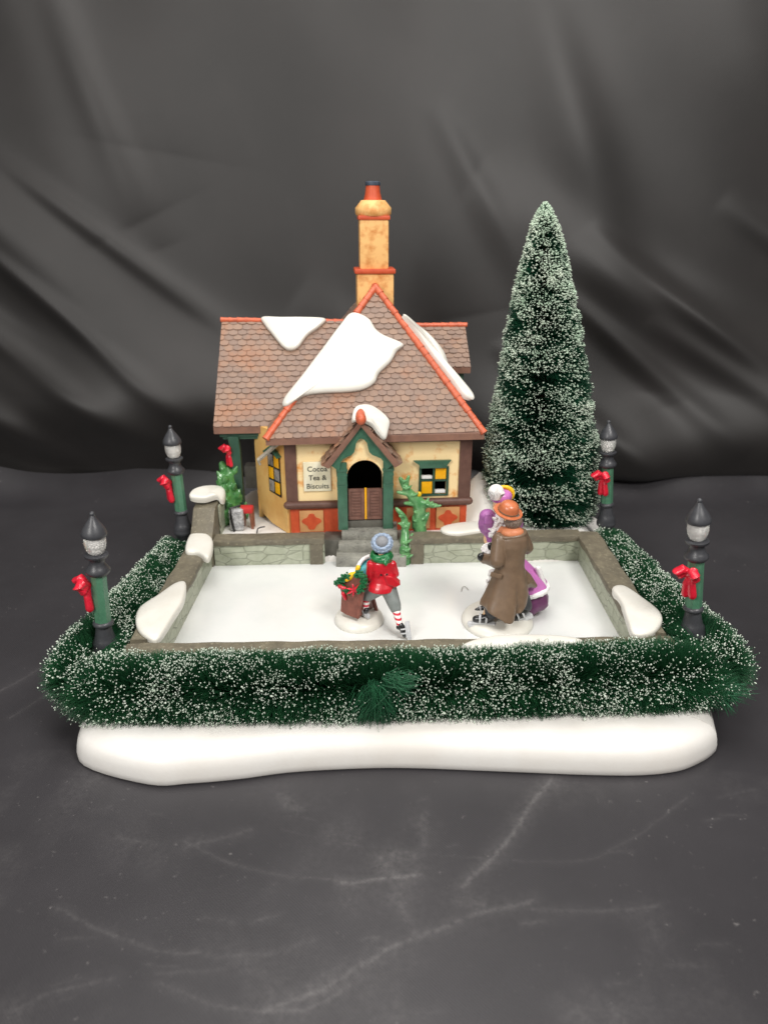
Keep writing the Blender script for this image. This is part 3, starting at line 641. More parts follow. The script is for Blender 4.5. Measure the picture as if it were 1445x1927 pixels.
# cream tympanum above the arch
ac, ar = Vector((-1.18, 0, 7.95)), 1.24; ty = MB(); A_ = []; O_ = []
for k in range(21):
    a = math.pi * k / 20; A_.append(Vector((ac.x + ar * math.cos(a), -1.2, ac.z + ar * 1.02 * math.sin(a))))
    x = .5 - 3.7 * k / 20; zt = 9.0 + (1 - abs(x + 1.4) / 2.0) * 2.6; O_.append(Vector((x, -1.2, max(zt, 7.95))))
n_ = len(A_); vv = A_ + O_ + [p + Vector((0, .3, 0)) for p in A_] + [p + Vector((0, .3, 0)) for p in O_]
ff = []
for k in range(n_ - 1): ff += [(k, k + 1, n_ + k + 1, n_ + k), (2 * n_ + k, 3 * n_ + k, 3 * n_ + k + 1, 2 * n_ + k + 1), (k, 2 * n_ + k, 2 * n_ + k + 1, k + 1)]
ty.add(vv, ff); H('tympanum', ty, 'plaster', ang=20)
for x0, x1 in ((-3.1, -2.4), (.1, .82)):
    p = H('door_post', MB().box((x0, -1.35, 4.05), (x1, -.5, 9.1), .06), 'green')
    H('capital', MB().box((x0 - .05, -1.42, 8.45), (x1 + .05, -.6, 8.62), .04).box((x0 - .03, -1.4, 8.1), (x1 + .03, -.6, 8.22), .04).box((x0 + .08, -1.4, 7.5), (x1 - .08, -1.3, 8.1), .03).box((x0 - .02, -1.4, 7.35), (x1 + .02, -.6, 7.48), .04), 'green', p)
    H('porch_side', MB().box((x0 + .1 if x0 < -1 else x0 + .25, -.5, 4.05), (x1 - .25 if x0 < -1 else x1 - .1, .1, 9.1)), 'ochre')
H('threshold', MB().box((-2.42, -1.0, 4.06), (.12, .6, 4.62), .03), 'dark_stone')
for x0, x1 in ((-2.36, -1.2), (-1.03, .1)):
    d_ = H('door_leaf', MB().box((x0, -1.0, 4.7), (x1, -.88, 7.05), .03), 'door')
    sl = MB().box((x0 + .02, -1.06, 6.85), (x1 - .02, -.99, 7.03), .02).box((x0 + .02, -1.06, 4.72), (x1 - .02, -.99, 4.95), .02).box((x0 + .02, -1.06, 4.95), (x0 + .2, -.99, 6.85), .02).box((x1 - .2, -1.06, 4.95), (x1 - .02, -.99, 6.85), .02)
    for k in range(8): sl.box((x0 + .25, -1.05, 5.05 + k * .225), (x1 - .25, -.99, 5.19 + k * .225), .02)
    H('slats', sl, 'door', d_)
H('lit_gap_strip', MB().box((-1.19, -1.0, 4.72), (-1.04, -.9, 7.1), .02), 'yellow')  # yellow board painted in place of the lit gap between the doors
for z in (5.1, 6.6):
    for x in (-2.42, .1): H('hinge', MB().box((x - .05, -1.08, z), (x + .07, -.9, z + .2), .03), 'black')
# roof snow
fn = (ER - EL).cross(AP - EL).normalized(); fnw = HF.to_3x3() @ fn; fpw = HF @ EL
def rsnow(pts, p, n, th, par, push=None):
    obj('snow_patch', blob([hit(a, b, p, n) + n * .05 for a, b in pts], n, th), M['snow'], par)
rsnow([(662, 592), (692, 602), (706, 622), (722, 634), (757, 650), (745, 664), (733, 684), (712, 705), (704, 722), (684, 734), (655, 739), (606, 741), (572, 747), (541, 766), (536, 752), (570, 708), (610, 655), (640, 615)], fpw, fnw, .42, roof)
wn_ = (WMe - WLe).cross(WLr - WLe).normalized(); wnw = HF.to_3x3() @ wn_; wpw = HF @ WLe
rsnow([(494, 600), (530, 600), (575, 600), (612, 603), (600, 618), (578, 634), (562, 655), (547, 661), (532, 654), (512, 630), (500, 615)], wpw, wnw, .36, wing)
rpts = [hpt(a, b, y) for a, b, y in [(758, 594, 3.6), (780, 612, 3.9), (806, 634, 3.4), (830, 664, 2.9), (843, 698, 2.2), (866, 725, 1.4), (886, 744, .7), (887, 752, .3), (868, 744, .6), (840, 706, 1.5), (800, 655, 2.6), (772, 615, 3.3)]]
obj('snow_patch', blob([HF @ p for p in rpts], HF.to_3x3() @ Vector((.6, -.45, .6)), .3), M['snow'], roof)

# ------------------------------------------------------------------ lamps
def bow(mb, s=1.0):
    """bow in local frame facing -Y, centred at origin"""
    for sx in (-1, 1):
        mb.tube([(0, 0, 0), (sx * .26 * s, -.3 * s, .24 * s), (sx * .42 * s, -.42 * s, .1 * s), (sx * .38 * s, -.26 * s, -.14 * s), (sx * .12 * s, -.06 * s, -.06 * s)], [.16 * s, .25 * s, .27 * s, .22 * s, .12 * s], 10, flat=.9)
        mb.tube([(sx * .03 * s, -.02 * s, -.1 * s), (sx * .13 * s, -.08 * s, -.55 * s), (sx * .17 * s, -.04 * s, -1.12 * s)], [.12 * s, .18 * s, .2 * s], 8, flat=1, up=(0, 1, 0))
    mb.ell((0, -.14 * s, 0), .15 * s); return mb
def lamp_at(first=None, x=0, y=0, z=3.1, tilt=(0, 0, 0), bowdir=0, bowz=5.0, label=''):
    pass
lamp = thing('street_lamp', 'x', 'street lamp', (0, 0, 0), 0, 'green and black street lamps at the rink corners')
def Lp(name, mb, mat, par=lamp, **k): return obj(name, mb, M[mat], par, **k)
Lp('base', MB().lathe([(.5, -1.3), (.6, -.1), (.74, .0), (.76, .2), (.68, .4), (.7, .5), (.58, .68), (.5, 1.0), (.44, 1.35), (.42, 1.45), (.56, 1.55), (.58, 1.65), (.5, 1.78), (.4, 1.8)]), 'lamp_black', ang=60)
Lp('post', MB().lathe([(.47, 1.75), (.44, 4.6)], n=8), 'lamp_green', smooth=False)
Lp('collar', MB().lathe([(.4, 4.5), (.52, 4.55), (.66, 4.68), (.67, 4.82), (.54, 4.98), (.42, 5.18), (.4, 5.35), (.48, 5.48), (.63, 5.56), (.64, 5.68), (.5, 5.74), (.3, 5.75)]), 'lamp_black', ang=60)
gl = Lp('globe', MB().lathe([(.36, 5.72), (.46, 5.85), (.56, 6.1), (.6, 6.35), (.58, 6.6), (.5, 6.78)], n=24), 'glass', ang=80)
Lp('bulb', MB().lathe([(.16, 5.75), (.2, 5.9), (.14, 6.0), (.3, 6.15), (.24, 6.35), (.34, 6.5), (.1, 6.7)], n=7), 'white', gl, smooth=False)
Lp('lamp_hood', MB().lathe([(.5, 6.72), (.66, 6.72), (.69, 6.78), (.67, 6.92), (.58, 7.12), (.44, 7.34), (.29, 7.54), (.19, 7.7), (.12, 7.84)]), 'lamp_black', ang=60)
Lp('finial', MB().ell((0, 0, 7.9), .15), 'lamp_black')
fuse('bow', bow(MB(), 1.15).xf(Matrix.Translation((0, -.54, 4.0))), M['bow'], lamp, vox=.05, sm=2)
def place_lamp(o, x, y, z, tx, ty, rz, label):
    o.rotation_mode = 'QUATERNION'
    q = Quaternion((0, 1, 0), math.radians(tx)) @ Quaternion((1, 0, 0), math.radians(ty)) @ Quaternion((0, 0, 1), math.radians(rz)); o.rotation_quaternion = q
    o.location = (x, y, z); o['label'] = label
def copy_tree(o, parent=None):
    c = o.copy(); COL.objects.link(c); c.parent = parent
    for k in [k for k in o.children]: copy_tree(k, c)
    return c
for ch_ in lamp.children_recursive:
    if ch_.name.split('.')[0] != 'bow': ch_.data.transform(Matrix.Diagonal((.93, .93, 1, 1)))
bpy.context.view_layer.update()
lamps = [copy_tree(lamp) for _ in range(3)]
place_lamp(lamp, -15.05, 34.4, 3.1, 3, 0, -66, 'green lamp at the front left corner, behind the hedge bend')
place_lamp(lamps[0], 16.95, 35.3, 3.5, -6, 0, -48, 'green lamp at the front right corner next to the snow-patched wall')
place_lamp(lamps[1], -14.5, 49.2, 3.5, -1, 0, -62, 'green lamp at the back left, beside the snow-topped corner pillar')
place_lamp(lamps[2], 16.6, 51.0, 3.4, -5, 0, -44, 'green lamp at the back right, touching the tall frosted tree')
# bow on the porch post
fuse('bow', bow(MB(), 1.0).xf(Matrix.Translation(at(432, 846, 52.0)) @ Matrix.Rotation(math.radians(-50), 4, 'Z')), M['bow'], house, vox=.05, sm=2)

# ------------------------------------------------------------------ brush-bristle greenery
def bulk(name, v, f, mat, parent, nper):
    me = bpy.data.meshes.new(name); v = (v - np.array(wm(parent).translation)).astype(np.float32) if parent else v.astype(np.float32)
    me.vertices.add(len(v)); me.vertices.foreach_set('co', v.ravel()); me.loops.add(f.size); me.loops.foreach_set('vertex_index', f.ravel().astype(np.int32))
    me.polygons.add(len(f)); me.polygons.foreach_set('loop_start', np.arange(0, f.size, nper, dtype=np.int32)); me.update(calc_edges=True); me.shade_smooth(); me.materials.append(mat)
    o = bpy.data.objects.new(name, me); COL.objects.link(o); o.parent = parent; return o
def perp(d):
    a = np.where(np.abs(d[:, 2:3]) < .9, np.array([[0, 0, 1.]]), np.array([[1., 0, 0]])); u = np.cross(d, a); u /= np.linalg.norm(u, axis=1, keepdims=True); return u, np.cross(d, u)
def bristles(P0, P1, wd, bend=None):
    n = len(P0); d = P1 - P0; ln = np.linalg.norm(d, axis=1, keepdims=True); d = d / ln; u, w_ = perp(d); vs_ = []
    mid = (P0 + P1) / 2 + (bend if bend is not None else 0)
    for p, s_ in ((P0, 1.0), (mid, .9), (P1, .35)):
        for k in range(3):
            a = 2 * math.pi * k / 3; vs_.append(p + wd[:, None] * s_ * (u * math.cos(a) + w_ * math.sin(a)))
    v = np.stack(vs_, 1).reshape(-1, 3); b = np.arange(n)[:, None] * 9; q = []
    for r in (0, 3):
        for k in range(3): j = (k + 1) % 3; q.append([r + k, r + j, r + 3 + j, r + 3 + k])
    f = (b[:, None, :] + np.array(q)[None]).reshape(-1, 4); return v, f
def tips(P, D, r, el):
    n = len(P); D = D / np.linalg.norm(D, axis=1, keepdims=True); u, w_ = perp(D); vs_ = [P - D * (r * el)[:, None]]
    for h, s_ in ((-.45, .85), (.4, .9)):
        for k in range(5):
            a = 2 * math.pi * k / 5 + h; vs_.append(P + D * (r * el * h)[:, None] + (u * math.cos(a) + w_ * math.sin(a)) * (r * s_)[:, None])
    vs_.append(P + D * (r * el)[:, None]); v = np.stack(vs_, 1).reshape(-1, 3); b = np.arange(n)[:, None] * 12; t = []
    for k in range(5):
        j = (k + 1) % 5; t += [[0, 1 + j, 1 + k], [1 + k, 1 + j, 6 + j], [1 + k, 6 + j, 6 + k], [11, 6 + k, 6 + j]]
    f = (b[:, None, :] + np.array(t)[None]).reshape(-1, 3); return v, f
def path_at(path, s):
    P = np.array(path, float); seg = np.linalg.norm(np.diff(P[:, :3], axis=0), axis=1); c = np.concatenate([[0], np.cumsum(seg)]); x = s * c[-1]
    out = np.stack([np.interp(x, c, P[:, k]) for k in range(4)], 1)
    e = .01; a = np.stack([np.interp(np.clip(x - e, 0, c[-1]), c, P[:, k]) for k in range(3)], 1); b = np.stack([np.interp(np.clip(x + e, 0, c[-1]), c, P[:, k]) for k in range(3)], 1)
    t = b - a; t /= np.linalg.norm(t, axis=1, keepdims=True); return out[:, :3], out[:, 3], t, c[-1]
def hedge(name, label, path, dens, bare=(), walls=()):
    mid = path[len(path) // 2]; root = thing(name, label, 'hedge', (mid[0], mid[1], 1.85), 0, 'frosted bristle hedges around the rink')
    Ltot = path_at(path, np.array([0., 1.]))[3]; n = int(dens * Ltot)
    s = rng.random(n); C, R, T, _ = path_at(path, s)
    up_ = np.array([[0, 0, 1.]]); sd = np.cross(T, up_); th = rng.random(n) * 2 * math.pi
    rad = sd * np.cos(th)[:, None] + up_ * np.sin(th)[:, None]
    # twisted-wire clumping
    clump = vnoise(s * Ltot * .55 + 10, th * 1.1 + 5, 21); c2 = vnoise(s * Ltot * 1.6 + 10, th * 2.6 + 9, 22)
    lean = (vnoise(s * Ltot * .5 + 3, th * .9 + 3, 23) - .5)[:, None] * .7
    endp = np.where(s < .5, s, 1 - s) * Ltot; fan = np.clip(1 - endp / 1.6, 0, 1)[:, None] * np.where(s < .5, -1, 1)[:, None]
    d = rad + T * (lean + rng.normal(0, .1, (n, 1)) + fan * rng.random((n, 1)) * 1.5) + rng.normal(0, .1, (n, 3)); d /= np.linalg.norm(d, axis=1, keepdims=True)
    ln = R * (.82 + .16 * rng.random(n) + .22 * (clump - .5) + .2 * (c2 - .5)) * (1 - .05 * np.abs(fan[:, 0]))
    short = rng.random(n) < .3; ln = np.where(short, ln * rng.uniform(.7, .97, n), ln)
    P0 = C + d * (R * .18)[:, None]; P1 = C + d * ln[:, None]
    keep = P1[:, 2] > 1.0
    for lx, ly in ((-15.05, 34.4), (16.9, 35.3), (-14.5, 49.2), (16.6, 51.0)):
        keep &= ~((np.hypot(P1[:, 0] - lx, P1[:, 1] - ly) < .85) & (P1[:, 2] > 3.0)); keep &= ~((np.abs(P1[:, 0] - lx) < .85) & (P1[:, 1] < ly) & (P1[:, 1] > ly - 2.2) & (P1[:, 2] > 3.05 + .35 * (ly - P1[:, 1])))
    for (x0, x1, y0, y1, zt) in walls: keep &= ~((P1[:, 0] > x0) & (P1[:, 0] < x1) & (P1[:, 1] > y0) & (P1[:, 1] < y1) & (P1[:, 2] < zt))
    P0, P1, d, s, th, clump = P0[keep], P1[keep], d[keep], s[keep], th[keep], clump[keep]; n = len(P0)
    bend = rng.normal(0, .05, (n, 3)) + np.array([[0, 0, -.03]])
    v, f = bristles(P0, P1, rng.uniform(.013, .022, n), bend); bulk('bristles', v, f, M['bristle'], root, 4)
    pr_ = np.clip(.20 + 1.0 * (vnoise(s * Ltot * .9 + 30, th * 1.5 + 30, 25) - .5), .04, .8)
    for s0, wd, tc in bare: pr_ = pr_ * (1 - .97 * np.exp(-((s * Ltot - s0) / wd) ** 2) * (np.cos(th - tc) > -.1))
    k = rng.random(n) < pr_
    r_t = rng.uniform(.018, .04, k.sum()) * np.where(rng.random(k.sum()) < .08, 1.5, 1)
    v, f = tips(P1[k], d[k], r_t, rng.uniform(.9, 1.5, k.sum())); bulk('frost_tips', v, f, M['frost'], root, 3)
    obj('wire_stem', MB().tube([Vector(p[:3]) for p in path], .09, 6), M['wire'], root); return root
def tuft(par, c, axis, spread, n, ln):
    c = np.array(c); ax = np.array(axis, float); ax /= np.linalg.norm(ax)
    P0 = c + rng.normal(0, 1, (n, 3)) * np.array([.32, .18, .22]); d = ax + rng.normal(0, 1, (n, 3)) * np.array(spread); d /= np.linalg.norm(d, axis=1, keepdims=True)
    P1 = P0 + d * (ln * rng.uniform(.7, 1.1, n))[:, None]
    v, f = bristles(P0, P1, rng.uniform(.014, .024, n), rng.normal(0, .05, (n, 3)) + np.array([0, -.05, .03])); bulk('bare_tuft', v, f, M['tuft'], par, 4)
WLS = [(-13.6, 15.4, 32.7, 49, 3.95)]
hf_ = hedge('hedge', 'long frosted green hedge running across the front of the rink', [(-14.6, 31.05, 2.85, 2.05), (-8, 31.1, 2.8, 2.1), (0, 31.35, 2.8, 2.05), (8, 31.7, 2.85, 2.1), (16.4, 32.1, 2.95, 2.2)], 3300,
      bare=((14.6, 1.0, math.pi * 1.35), (14.0, .8, 0), (29.5, .9, math.pi * 1.1), (2.0, .7, math.pi * 1.3)), walls=WLS)
tuft(hf_, (-.3, 29.85, 3.7), (-.05, -.12, -1), (.42, .06, .14), 480, 1.7); tuft(hf_, (.5, 30.0, 4.2), (.6, -.1, -.4), (.5, .1, .5), 150, .9)
tuft(hf_, (16.6, 30.9, 2.9), (.7, -.15, -.4), (.4, .12, .6), 200, 1.2)
hedge('hedge', 'frosted green hedge along the outside of the left rink wall', [(-15.7, 31.6, 3.1, 2.0), (-15.6, 34, 3.1, 1.95), (-15.2, 37, 3.1, 1.75), (-15.0, 41, 3.0, 1.6), (-14.65, 48.3, 2.9, 1.25)], 2500, walls=WLS)
hedge('hedge', 'frosted green hedge along the outside of the right rink wall', [(17.5, 32.6, 3.1, 2.1), (17.3, 35, 3.1, 2.0), (17.0, 38, 3.1, 1.75), (16.6, 42, 3.0, 1.6), (16.25, 49.3, 2.95, 1.3)], 2500, walls=WLS)
# tree
tree = thing('bottle_brush_tree', 'tall dark green conical tree with frosted bristle tips', 'tree', (12.3, 54, 2.6))
prof_z = np.array([3.2, 5, 8, 13, 17.6, 21.6, 24.3, 25.3, 25.75]); prof_r = np.array([4.2, 4.55, 4.3, 3.5, 2.65, 1.75, .92, .42, .04])
n = 58000; z = rng.random(n * 2) * 22.6 + 3.1; rr = np.interp(z, prof_z, prof_r); z = z[rng.random(n * 2) < (rr / 4.7 * .85 + .12)]; n = len(z); rr = np.interp(z, prof_z, prof_r)
cxx = 12.3 - 1.45 * (z - 3) / 22.7; th = rng.random(n) * 2 * math.pi
wave = vnoise(th * 1.3 + z * .25 + 20, z * .9 + 5, 31) - .5; w2_ = vnoise(th * 4 + 20, z * 2.2 + 5, 32) - .5
C = np.stack([cxx, np.full(n, 54.), z], 1); rise = -.12 + wave * .9
d = np.stack([np.cos(th + wave * .25), np.sin(th + wave * .25), rise + .14], 1) + rng.normal(0, .05, (n, 3)); d /= np.linalg.norm(d, axis=1, keepdims=True)
ln = rr * (.9 + .12 * rng.random(n) + .14 * wave + .12 * w2_); sh = rng.random(n) < .25; ln = np.where(sh, ln * rng.uniform(.75, .97, n), ln)
C[:, 2] -= d[:, 2] * ln * .7
P0 = C + d * (ln * .45)[:, None]; P1 = C + d * ln[:, None]; kk = P1[:, 2] > 2.3; P0, P1, d, z, th = P0[kk], P1[kk], d[kk], z[kk], th[kk]; n = len(P0)
v, f = bristles(P0, P1, rng.uniform(.018, .028, n), rng.normal(0, .05, (n, 3))); bulk('crown', v, f, M['bristle_tree'], tree, 4)
pr_ = np.clip(.26 + 1.2 * (vnoise(th * 2 + z * .5 + 60, z * 1.4 + 40, 35) - .5) + .25 * np.clip((z - 14) / 10, 0, 1), 0, 1); k = rng.random(n) < pr_; m_ = k.sum()
v, f = tips(P1[k], d[k], rng.uniform(.028, .056, m_) * np.where(rng.random(m_) < .08, 1.35, 1), rng.uniform(1.3, 2.4, m_)); bulk('frost_tips', v, f, M['frost_tree'], tree, 3)
obj('trunk', MB().tube([(12.3, 54, 2.2), (12.2, 54, 4), (10.95, 54, 25)], [.5, .35, .08], 10), M['brownleg'], tree)

# ------------------------------------------------------------------ ceramic plants
def branch(m, pts, r, y=None): m.tube(catmull([at(a, b, yy_) for a, b, yy_ in pts], 4, False), np.interp(np.linspace(0, 1, 4 * (len(pts) - 1) + 1), np.linspace(0, 1, len(r)), r), 10)
pl = MB()
branch(pl, [(762, 1066, 47.2), (762, 1030, 47.4), (762, 1000, 47.9), (760, 975, 48.2), (746, 957, 48.3)], [.42, .4, .28, .24, .12])
branch(pl, [(760, 1010, 47.8), (770, 985, 48)], [.2, .1]); branch(pl, [(763, 1025, 47.5), (776, 1005, 47.6)], [.2, .08])
branch(pl, [(761, 985, 48.0), (750, 985, 48.0)], [.16, .08])
branch(pl, [(791, 1004, 49.0), (789, 975, 49.1), (788, 948, 49.1), (775, 933, 49.0), (763, 918, 48.9), (753, 901, 48.9)], [.5, .45, .5, .36, .26, .14])
branch(pl, [(766, 922, 48.9), (765, 910, 48.9), (769, 897, 48.9)], [.22, .18, .12]); branch(pl, [(770, 930, 48.9), (749, 926, 48.8)], [.2, .12])
branch(pl, [(786, 948, 49.0), (762, 947, 48.9)], [.28, .12]); branch(pl, [(788, 945, 49.0), (802, 949, 48.9), (822, 951, 48.9)], [.34, .28, .12])
branch(pl, [(782, 990, 49.0), (778, 972, 49.0)], [.3, .12]); branch(pl, [(795, 985, 49.0), (806, 966, 49.0)], [.3, .12]); branch(pl, [(798, 955, 49), (806, 938, 49)], [.2, .08])
for (a_, b_, y_) in [(789, 995, 49), (789, 980, 49), (788, 965, 49), (789, 952, 49), (776, 934, 48.9), (765, 918, 48.8), (757, 905, 48.8), (808, 950, 48.8), (815, 951, 48.8), (762, 1050, 47.0), (762, 1035, 47.1), (762, 1020, 47.3), (760, 990, 47.8), (758, 972, 48.0)]:
    for _ in range(3):
        q0 = at(a_, b_, y_) + Vector((random.uniform(-.2, .2), -.15, random.uniform(-.1, .1))); t_ = random.choice((-1, 1)); q1 = q0 + Vector((t_ * random.uniform(.2, .42), -.15, random.uniform(.12, .42)))
        pl.tube([q0, q0.lerp(q1, .55), q1], [.1, .15, .04], 8, flat=.7)
ivy = fuse('climbing_plant', pl, M['leaf'], vox=.05, sm=1, loc=at(765, 1060, 47.4)); tag(ivy, 'glossy pale green branching plant climbing right of the door steps', 'plant')
f_ = obj('flower', MB().ell(at(788, 930, 48.9), (.2, .15, .2)), M['yhat'], ivy)
sh_ = MB(); c0 = at(437, 972, 52)
for k in range(90):
    t = random.random(); a = random.random() * 2 * math.pi; r = 1.15 * (1 - t * .5); p = Vector((c0.x + r * math.cos(a) * .9, 52 + r * math.sin(a), 3.4 + t * 4.1))
    dv = Vector((math.cos(a) * .5, math.sin(a) * .5, .8)).normalized(); sh_.tube([p - dv * .3, p, p + dv * .45], [.16, .26, .08], 8)
sh_.erings([(c0.x, 52, 3.2, .95, .9), (c0.x, 52, 5, .8, .8), (c0.x, 52, 7.2, .45, .45), (c0.x, 52, 7.6, .1, .1)])
sb = fuse('shrub', sh_, M['shrub'], vox=.08, sm=2, loc=(c0.x, 52, 3.2)); tag(sb, 'glossy green cone-shaped shrub beside the porch post, right of the corner pillar', 'shrub')
# small things by the porch
bn = thing('lantern_stool', 'small brown stool with a bright red top at the foot of the porch post', 'stool', at(465, 985, 50.6))
q = at(466, 960, 50.6); zf = 3.3
obj('stool_top', MB().box((q.x - .55, 50.2, q.z - .15), (q.x + .42, 51.0, q.z + .3), .12), M['redcap'], bn)
for dx, dy in ((-.35, -.2), (.3, -.2), (-.35, .3), (.3, .3)): obj('leg', MB().tube([(q.x + dx * .9, 50.6 + dy, q.z - .1), (q.x + dx * 1.1, 50.6 + dy, zf - .05)], [.15, .11], 8), M['brownleg'], bn)
fb = thing('foil_packet', 'crumpled silver foil packet with a black strap beside the red-topped stool', 'packet', at(446, 990, 50.2))
a0 = at(446, 985, 50.2); fm = MB().box((a0.x - .5, 49.9, 3.3), (a0.x + .55, 50.5, 5.0), .14); 
fo = fuse('packet', fm, M['foil'], fb, vox=.1, sm=1)
obj('strap', MB().tube([(a0.x - .15, 49.8, 3.4), (a0.x - .3, 49.78, 4.4), (a0.x - .32, 49.85, 5.15), (a0.x + .3, 50.2, 5.2)], .09, 8), M['wire'], fb)
wr_ = obj('wire', MB().tube(catmull([at(484, 1003, 49.4), at(485, 996, 49.6), at(489, 993, 49.6), at(498, 991, 49.6)], 4, False), .05, 6), M['wire'], loc=at(486, 1000, 49.6)); tag(wr_, 'short bent black wire on the snow left of the cottage', 'wire')
sbk = obj('stone_block', MB().box((-11.8, 59.3, 3.2), (-10.2, 60.5, 5.2), .1), M['dark_stone'], loc=(-11, 60, 3.2)); tag(sbk, 'dark grey stone block far behind the open side porch', 'stone block')
th1 = obj('thread', MB().tube(catmull([atz(868, 1113, 2.05), atz(870, 1105, 2.1), atz(875, 1104, 2.12), atz(881, 1110, 2.06)], 5, False), .018, 5), M['cap'], loc=atz(872, 1110, 2.02)); tag(th1, 'tiny curled grey thread lying on the ice between the skaters', 'thread')

# ------------------------------------------------------------------ figures
def disc(cx, cy, rx, ry, label, z0=2.02, h=.55):
    m = MB().erings([(cx, cy, z0, rx * .985, ry * .985), (cx, cy, z0 + .08, rx, ry), (cx, cy, z0 + h * .45, rx * .97, ry * .97), (cx, cy, z0 + h * .8, rx * .88, ry * .88), (cx, cy, z0 + h, rx * .7, ry * .7), (cx, cy, z0 + h * 1.05, rx * .3, ry * .3), (cx, cy, z0 + h * 1.06, .01, .01)], 48)
    return tag(obj('figurine_base', m, M['snow'], loc=(cx, cy, z0), ang=60), label, 'figurine base')
disc(-1.5, 39.3, 1.5, 1.62, 'round white base under the sled and boy in red')
disc(6.85, 39.15, 2.15, 2.3, 'wide oval white base under the couple in coat and dress')
def hand(m, p, d, s=.2, up=(0, 0, 1)):       # palm and five bent fingers
    p, d = Vector(p), Vector(d).normalized(); u = Vector(up); a = d.cross(u).normalized(); b = a.cross(d).normalized()
    m.ell(p + d * s * .5, (s * .55, s * .55, s * .55))
    for k, l_ in enumerate((.8, .95, .9, .7)):
        o = a * s * (.42 - .28 * k); m.tube([p + d * s * .6 + o, p + d * s * (1 + l_ * .4) + o - b * s * .1, p + d * s * (1 + l_ * .6) + o - b * s * .5], [s * .17, s * .15, s * .12], 6)
    m.tube([p + a * s * .45, p + a * s * .8 + d * s * .5 - b * s * .2, p + a * s * .6 + d * s * .9 - b * s * .4], [s * .18, s * .16, s * .12], 6)
def head(m, c, r, f):                        # skull, jaw, nose, ears; f = facing direction
    c, f = Vector(c), Vector(f).normalized(); sd = f.cross(Vector((0, 0, 1))).normalized()
    m.ell(c, (r * .86, r * .86, r)); m.ell(c + f * r * .3 - Vector((0, 0, r * .45)), (r * .55, r * .55, r * .5))
    m.ell(c + f * r * .95 - Vector((0, 0, r * .08)), r * .15)
    for s_ in (-1, 1): m.ell(c + sd * s_ * r * .86 - Vector((0, 0, r * .1)), r * .2)
def eyes(par, c, r, f):
    c, f = Vector(c), Vector(f).normalized(); sd = f.cross(Vector((0, 0, 1))).normalized(); m = MB()
    for s_ in (-1, 1): obj('eye', MB().ell(c + f * r * .8 + sd * s_ * r * .3 + Vector((0, 0, r * .06)), r * .09, n=8), M['boot'], par)
    obj('mouth', MB().tube([c + f * r * .84 - sd * r * .15 - Vector((0, 0, r * .5)), c + f * r * .86 - Vector((0, 0, r * .54)), c + f * r * .84 + sd * r * .15 - Vector((0, 0, r * .5))], r * .06, 6), M['redbrick'], par)
def skate(par, foot, toe, up=(0, 0, 1), s=1.0):
    """boot with strap and steel blade; foot = ankle point, toe = direction"""
    foot, t, u = Vector(foot), Vector(toe).normalized(), Vector(up).normalized(); a = t.cross(u).normalized(); u = a.cross(t).normalized()
    m = MB().tube([foot - t * .15 * s, foot + t * .3 * s - u * .18 * s, foot + t * .62 * s - u * .22 * s], [.24 * s, .24 * s, .19 * s], 10).tube([foot + u * .15 * s, foot - u * .1 * s], [.2 * s, .24 * s], 10)
    fuse('boot', m, M['boot'], par, vox=.045, sm=2)
    R = lambda x, y, z: foot + t * x * s + a * y * s + u * z * s
    b = MB().prism([R(-.42, -.11, -.68), R(.95, -.11, -.68), R(1.05, -.11, -.5), R(1.0, -.11, -.4), R(-.42, -.11, -.4)], a * .22 * s, .03)
    b.prism([R(-.35, -.17, -.42), R(.8, -.17, -.42), R(.8, .17, -.42), R(-.35, .17, -.42)], u * .07 * s)
    obj('blade', b, M['silver'], par)
    st_ = MB()
    for x in (.1, .42): st_.rings([[R(x + dx, .27 * math.cos(q_), -.16 + .27 * math.sin(q_)) for q_ in [2 * math.pi * i / 14 for i in range(14)]] for dx in (-.05, .05)], close=True)
    obj('strap', st_, M['silver'], par)

# --- boy in red pushing a sled, seen from behind
yb = 38.6
J = lambda px, py, y=yb: at(px, py, y)
hip = J(722, 1106, 38.5); chest = J(718, 1066, 38.7); neck = J(718, 1048, 38.8); hd = J(719, 1024, 38.95)
kL, aL = J(690, 1122, 38.9), J(688, 1146, 38.6); kR, aR = J(743, 1140, 38.0), J(752, 1176, 37.35)
shL, elL, haL = J(699, 1062, 38.7), J(697, 1086, 38.7), J(689, 1093, 39.3); shR, elR, haR = J(738, 1062, 38.7), J(744, 1080, 38.8), J(735, 1090, 39.5)
b = MB(); b.tube([hip, chest], [.36, .34], 14); b.tube([chest, neck], [.3, .18], 12); b.tube([neck, hd], .2, 10); head(b, hd, .48, (-.35, 1, -.1))
for p in ((hip, kL, aL), (hip, kR, aR)): b.tube([p[0], p[1]], [.36, .26], 12); b.tube([p[1], p[2]], [.22, .15], 12)
for p in ((shL, elL, haL), (shR, elR, haR)): b.tube([p[0], p[1]], [.2, .16], 10); b.tube([p[1], p[2]], [.16, .12], 10); hand(b, p[2], (-.3, 1, -.1), .17)
boy = fuse('person', b, M['skin'], vox=.045, sm=2, loc=(aL.x, aL.y, 2.55)); tag(boy, 'boy in red jacket, green scarf and striped socks pushing the sled on skates', 'person')
eyes(boy, hd, .48, (-.35, 1, -.1))
c = MB(); sp = []
for px, py, y, wd, dp in ((718, 1050, 38.75, .42, .36), (718, 1057, 38.7, .64, .46), (719, 1070, 38.65, .66, .5), (721, 1082, 38.6, .68, .5), (721, 1092, 38.55, .74, .56), (719, 1101, 38.45, .8, .64), (717, 1109, 38.4, .8, .68)):
    p = J(px, py, y); sp.append((p.x, p.y, p.z, wd, dp))
c.erings(sp, 24)
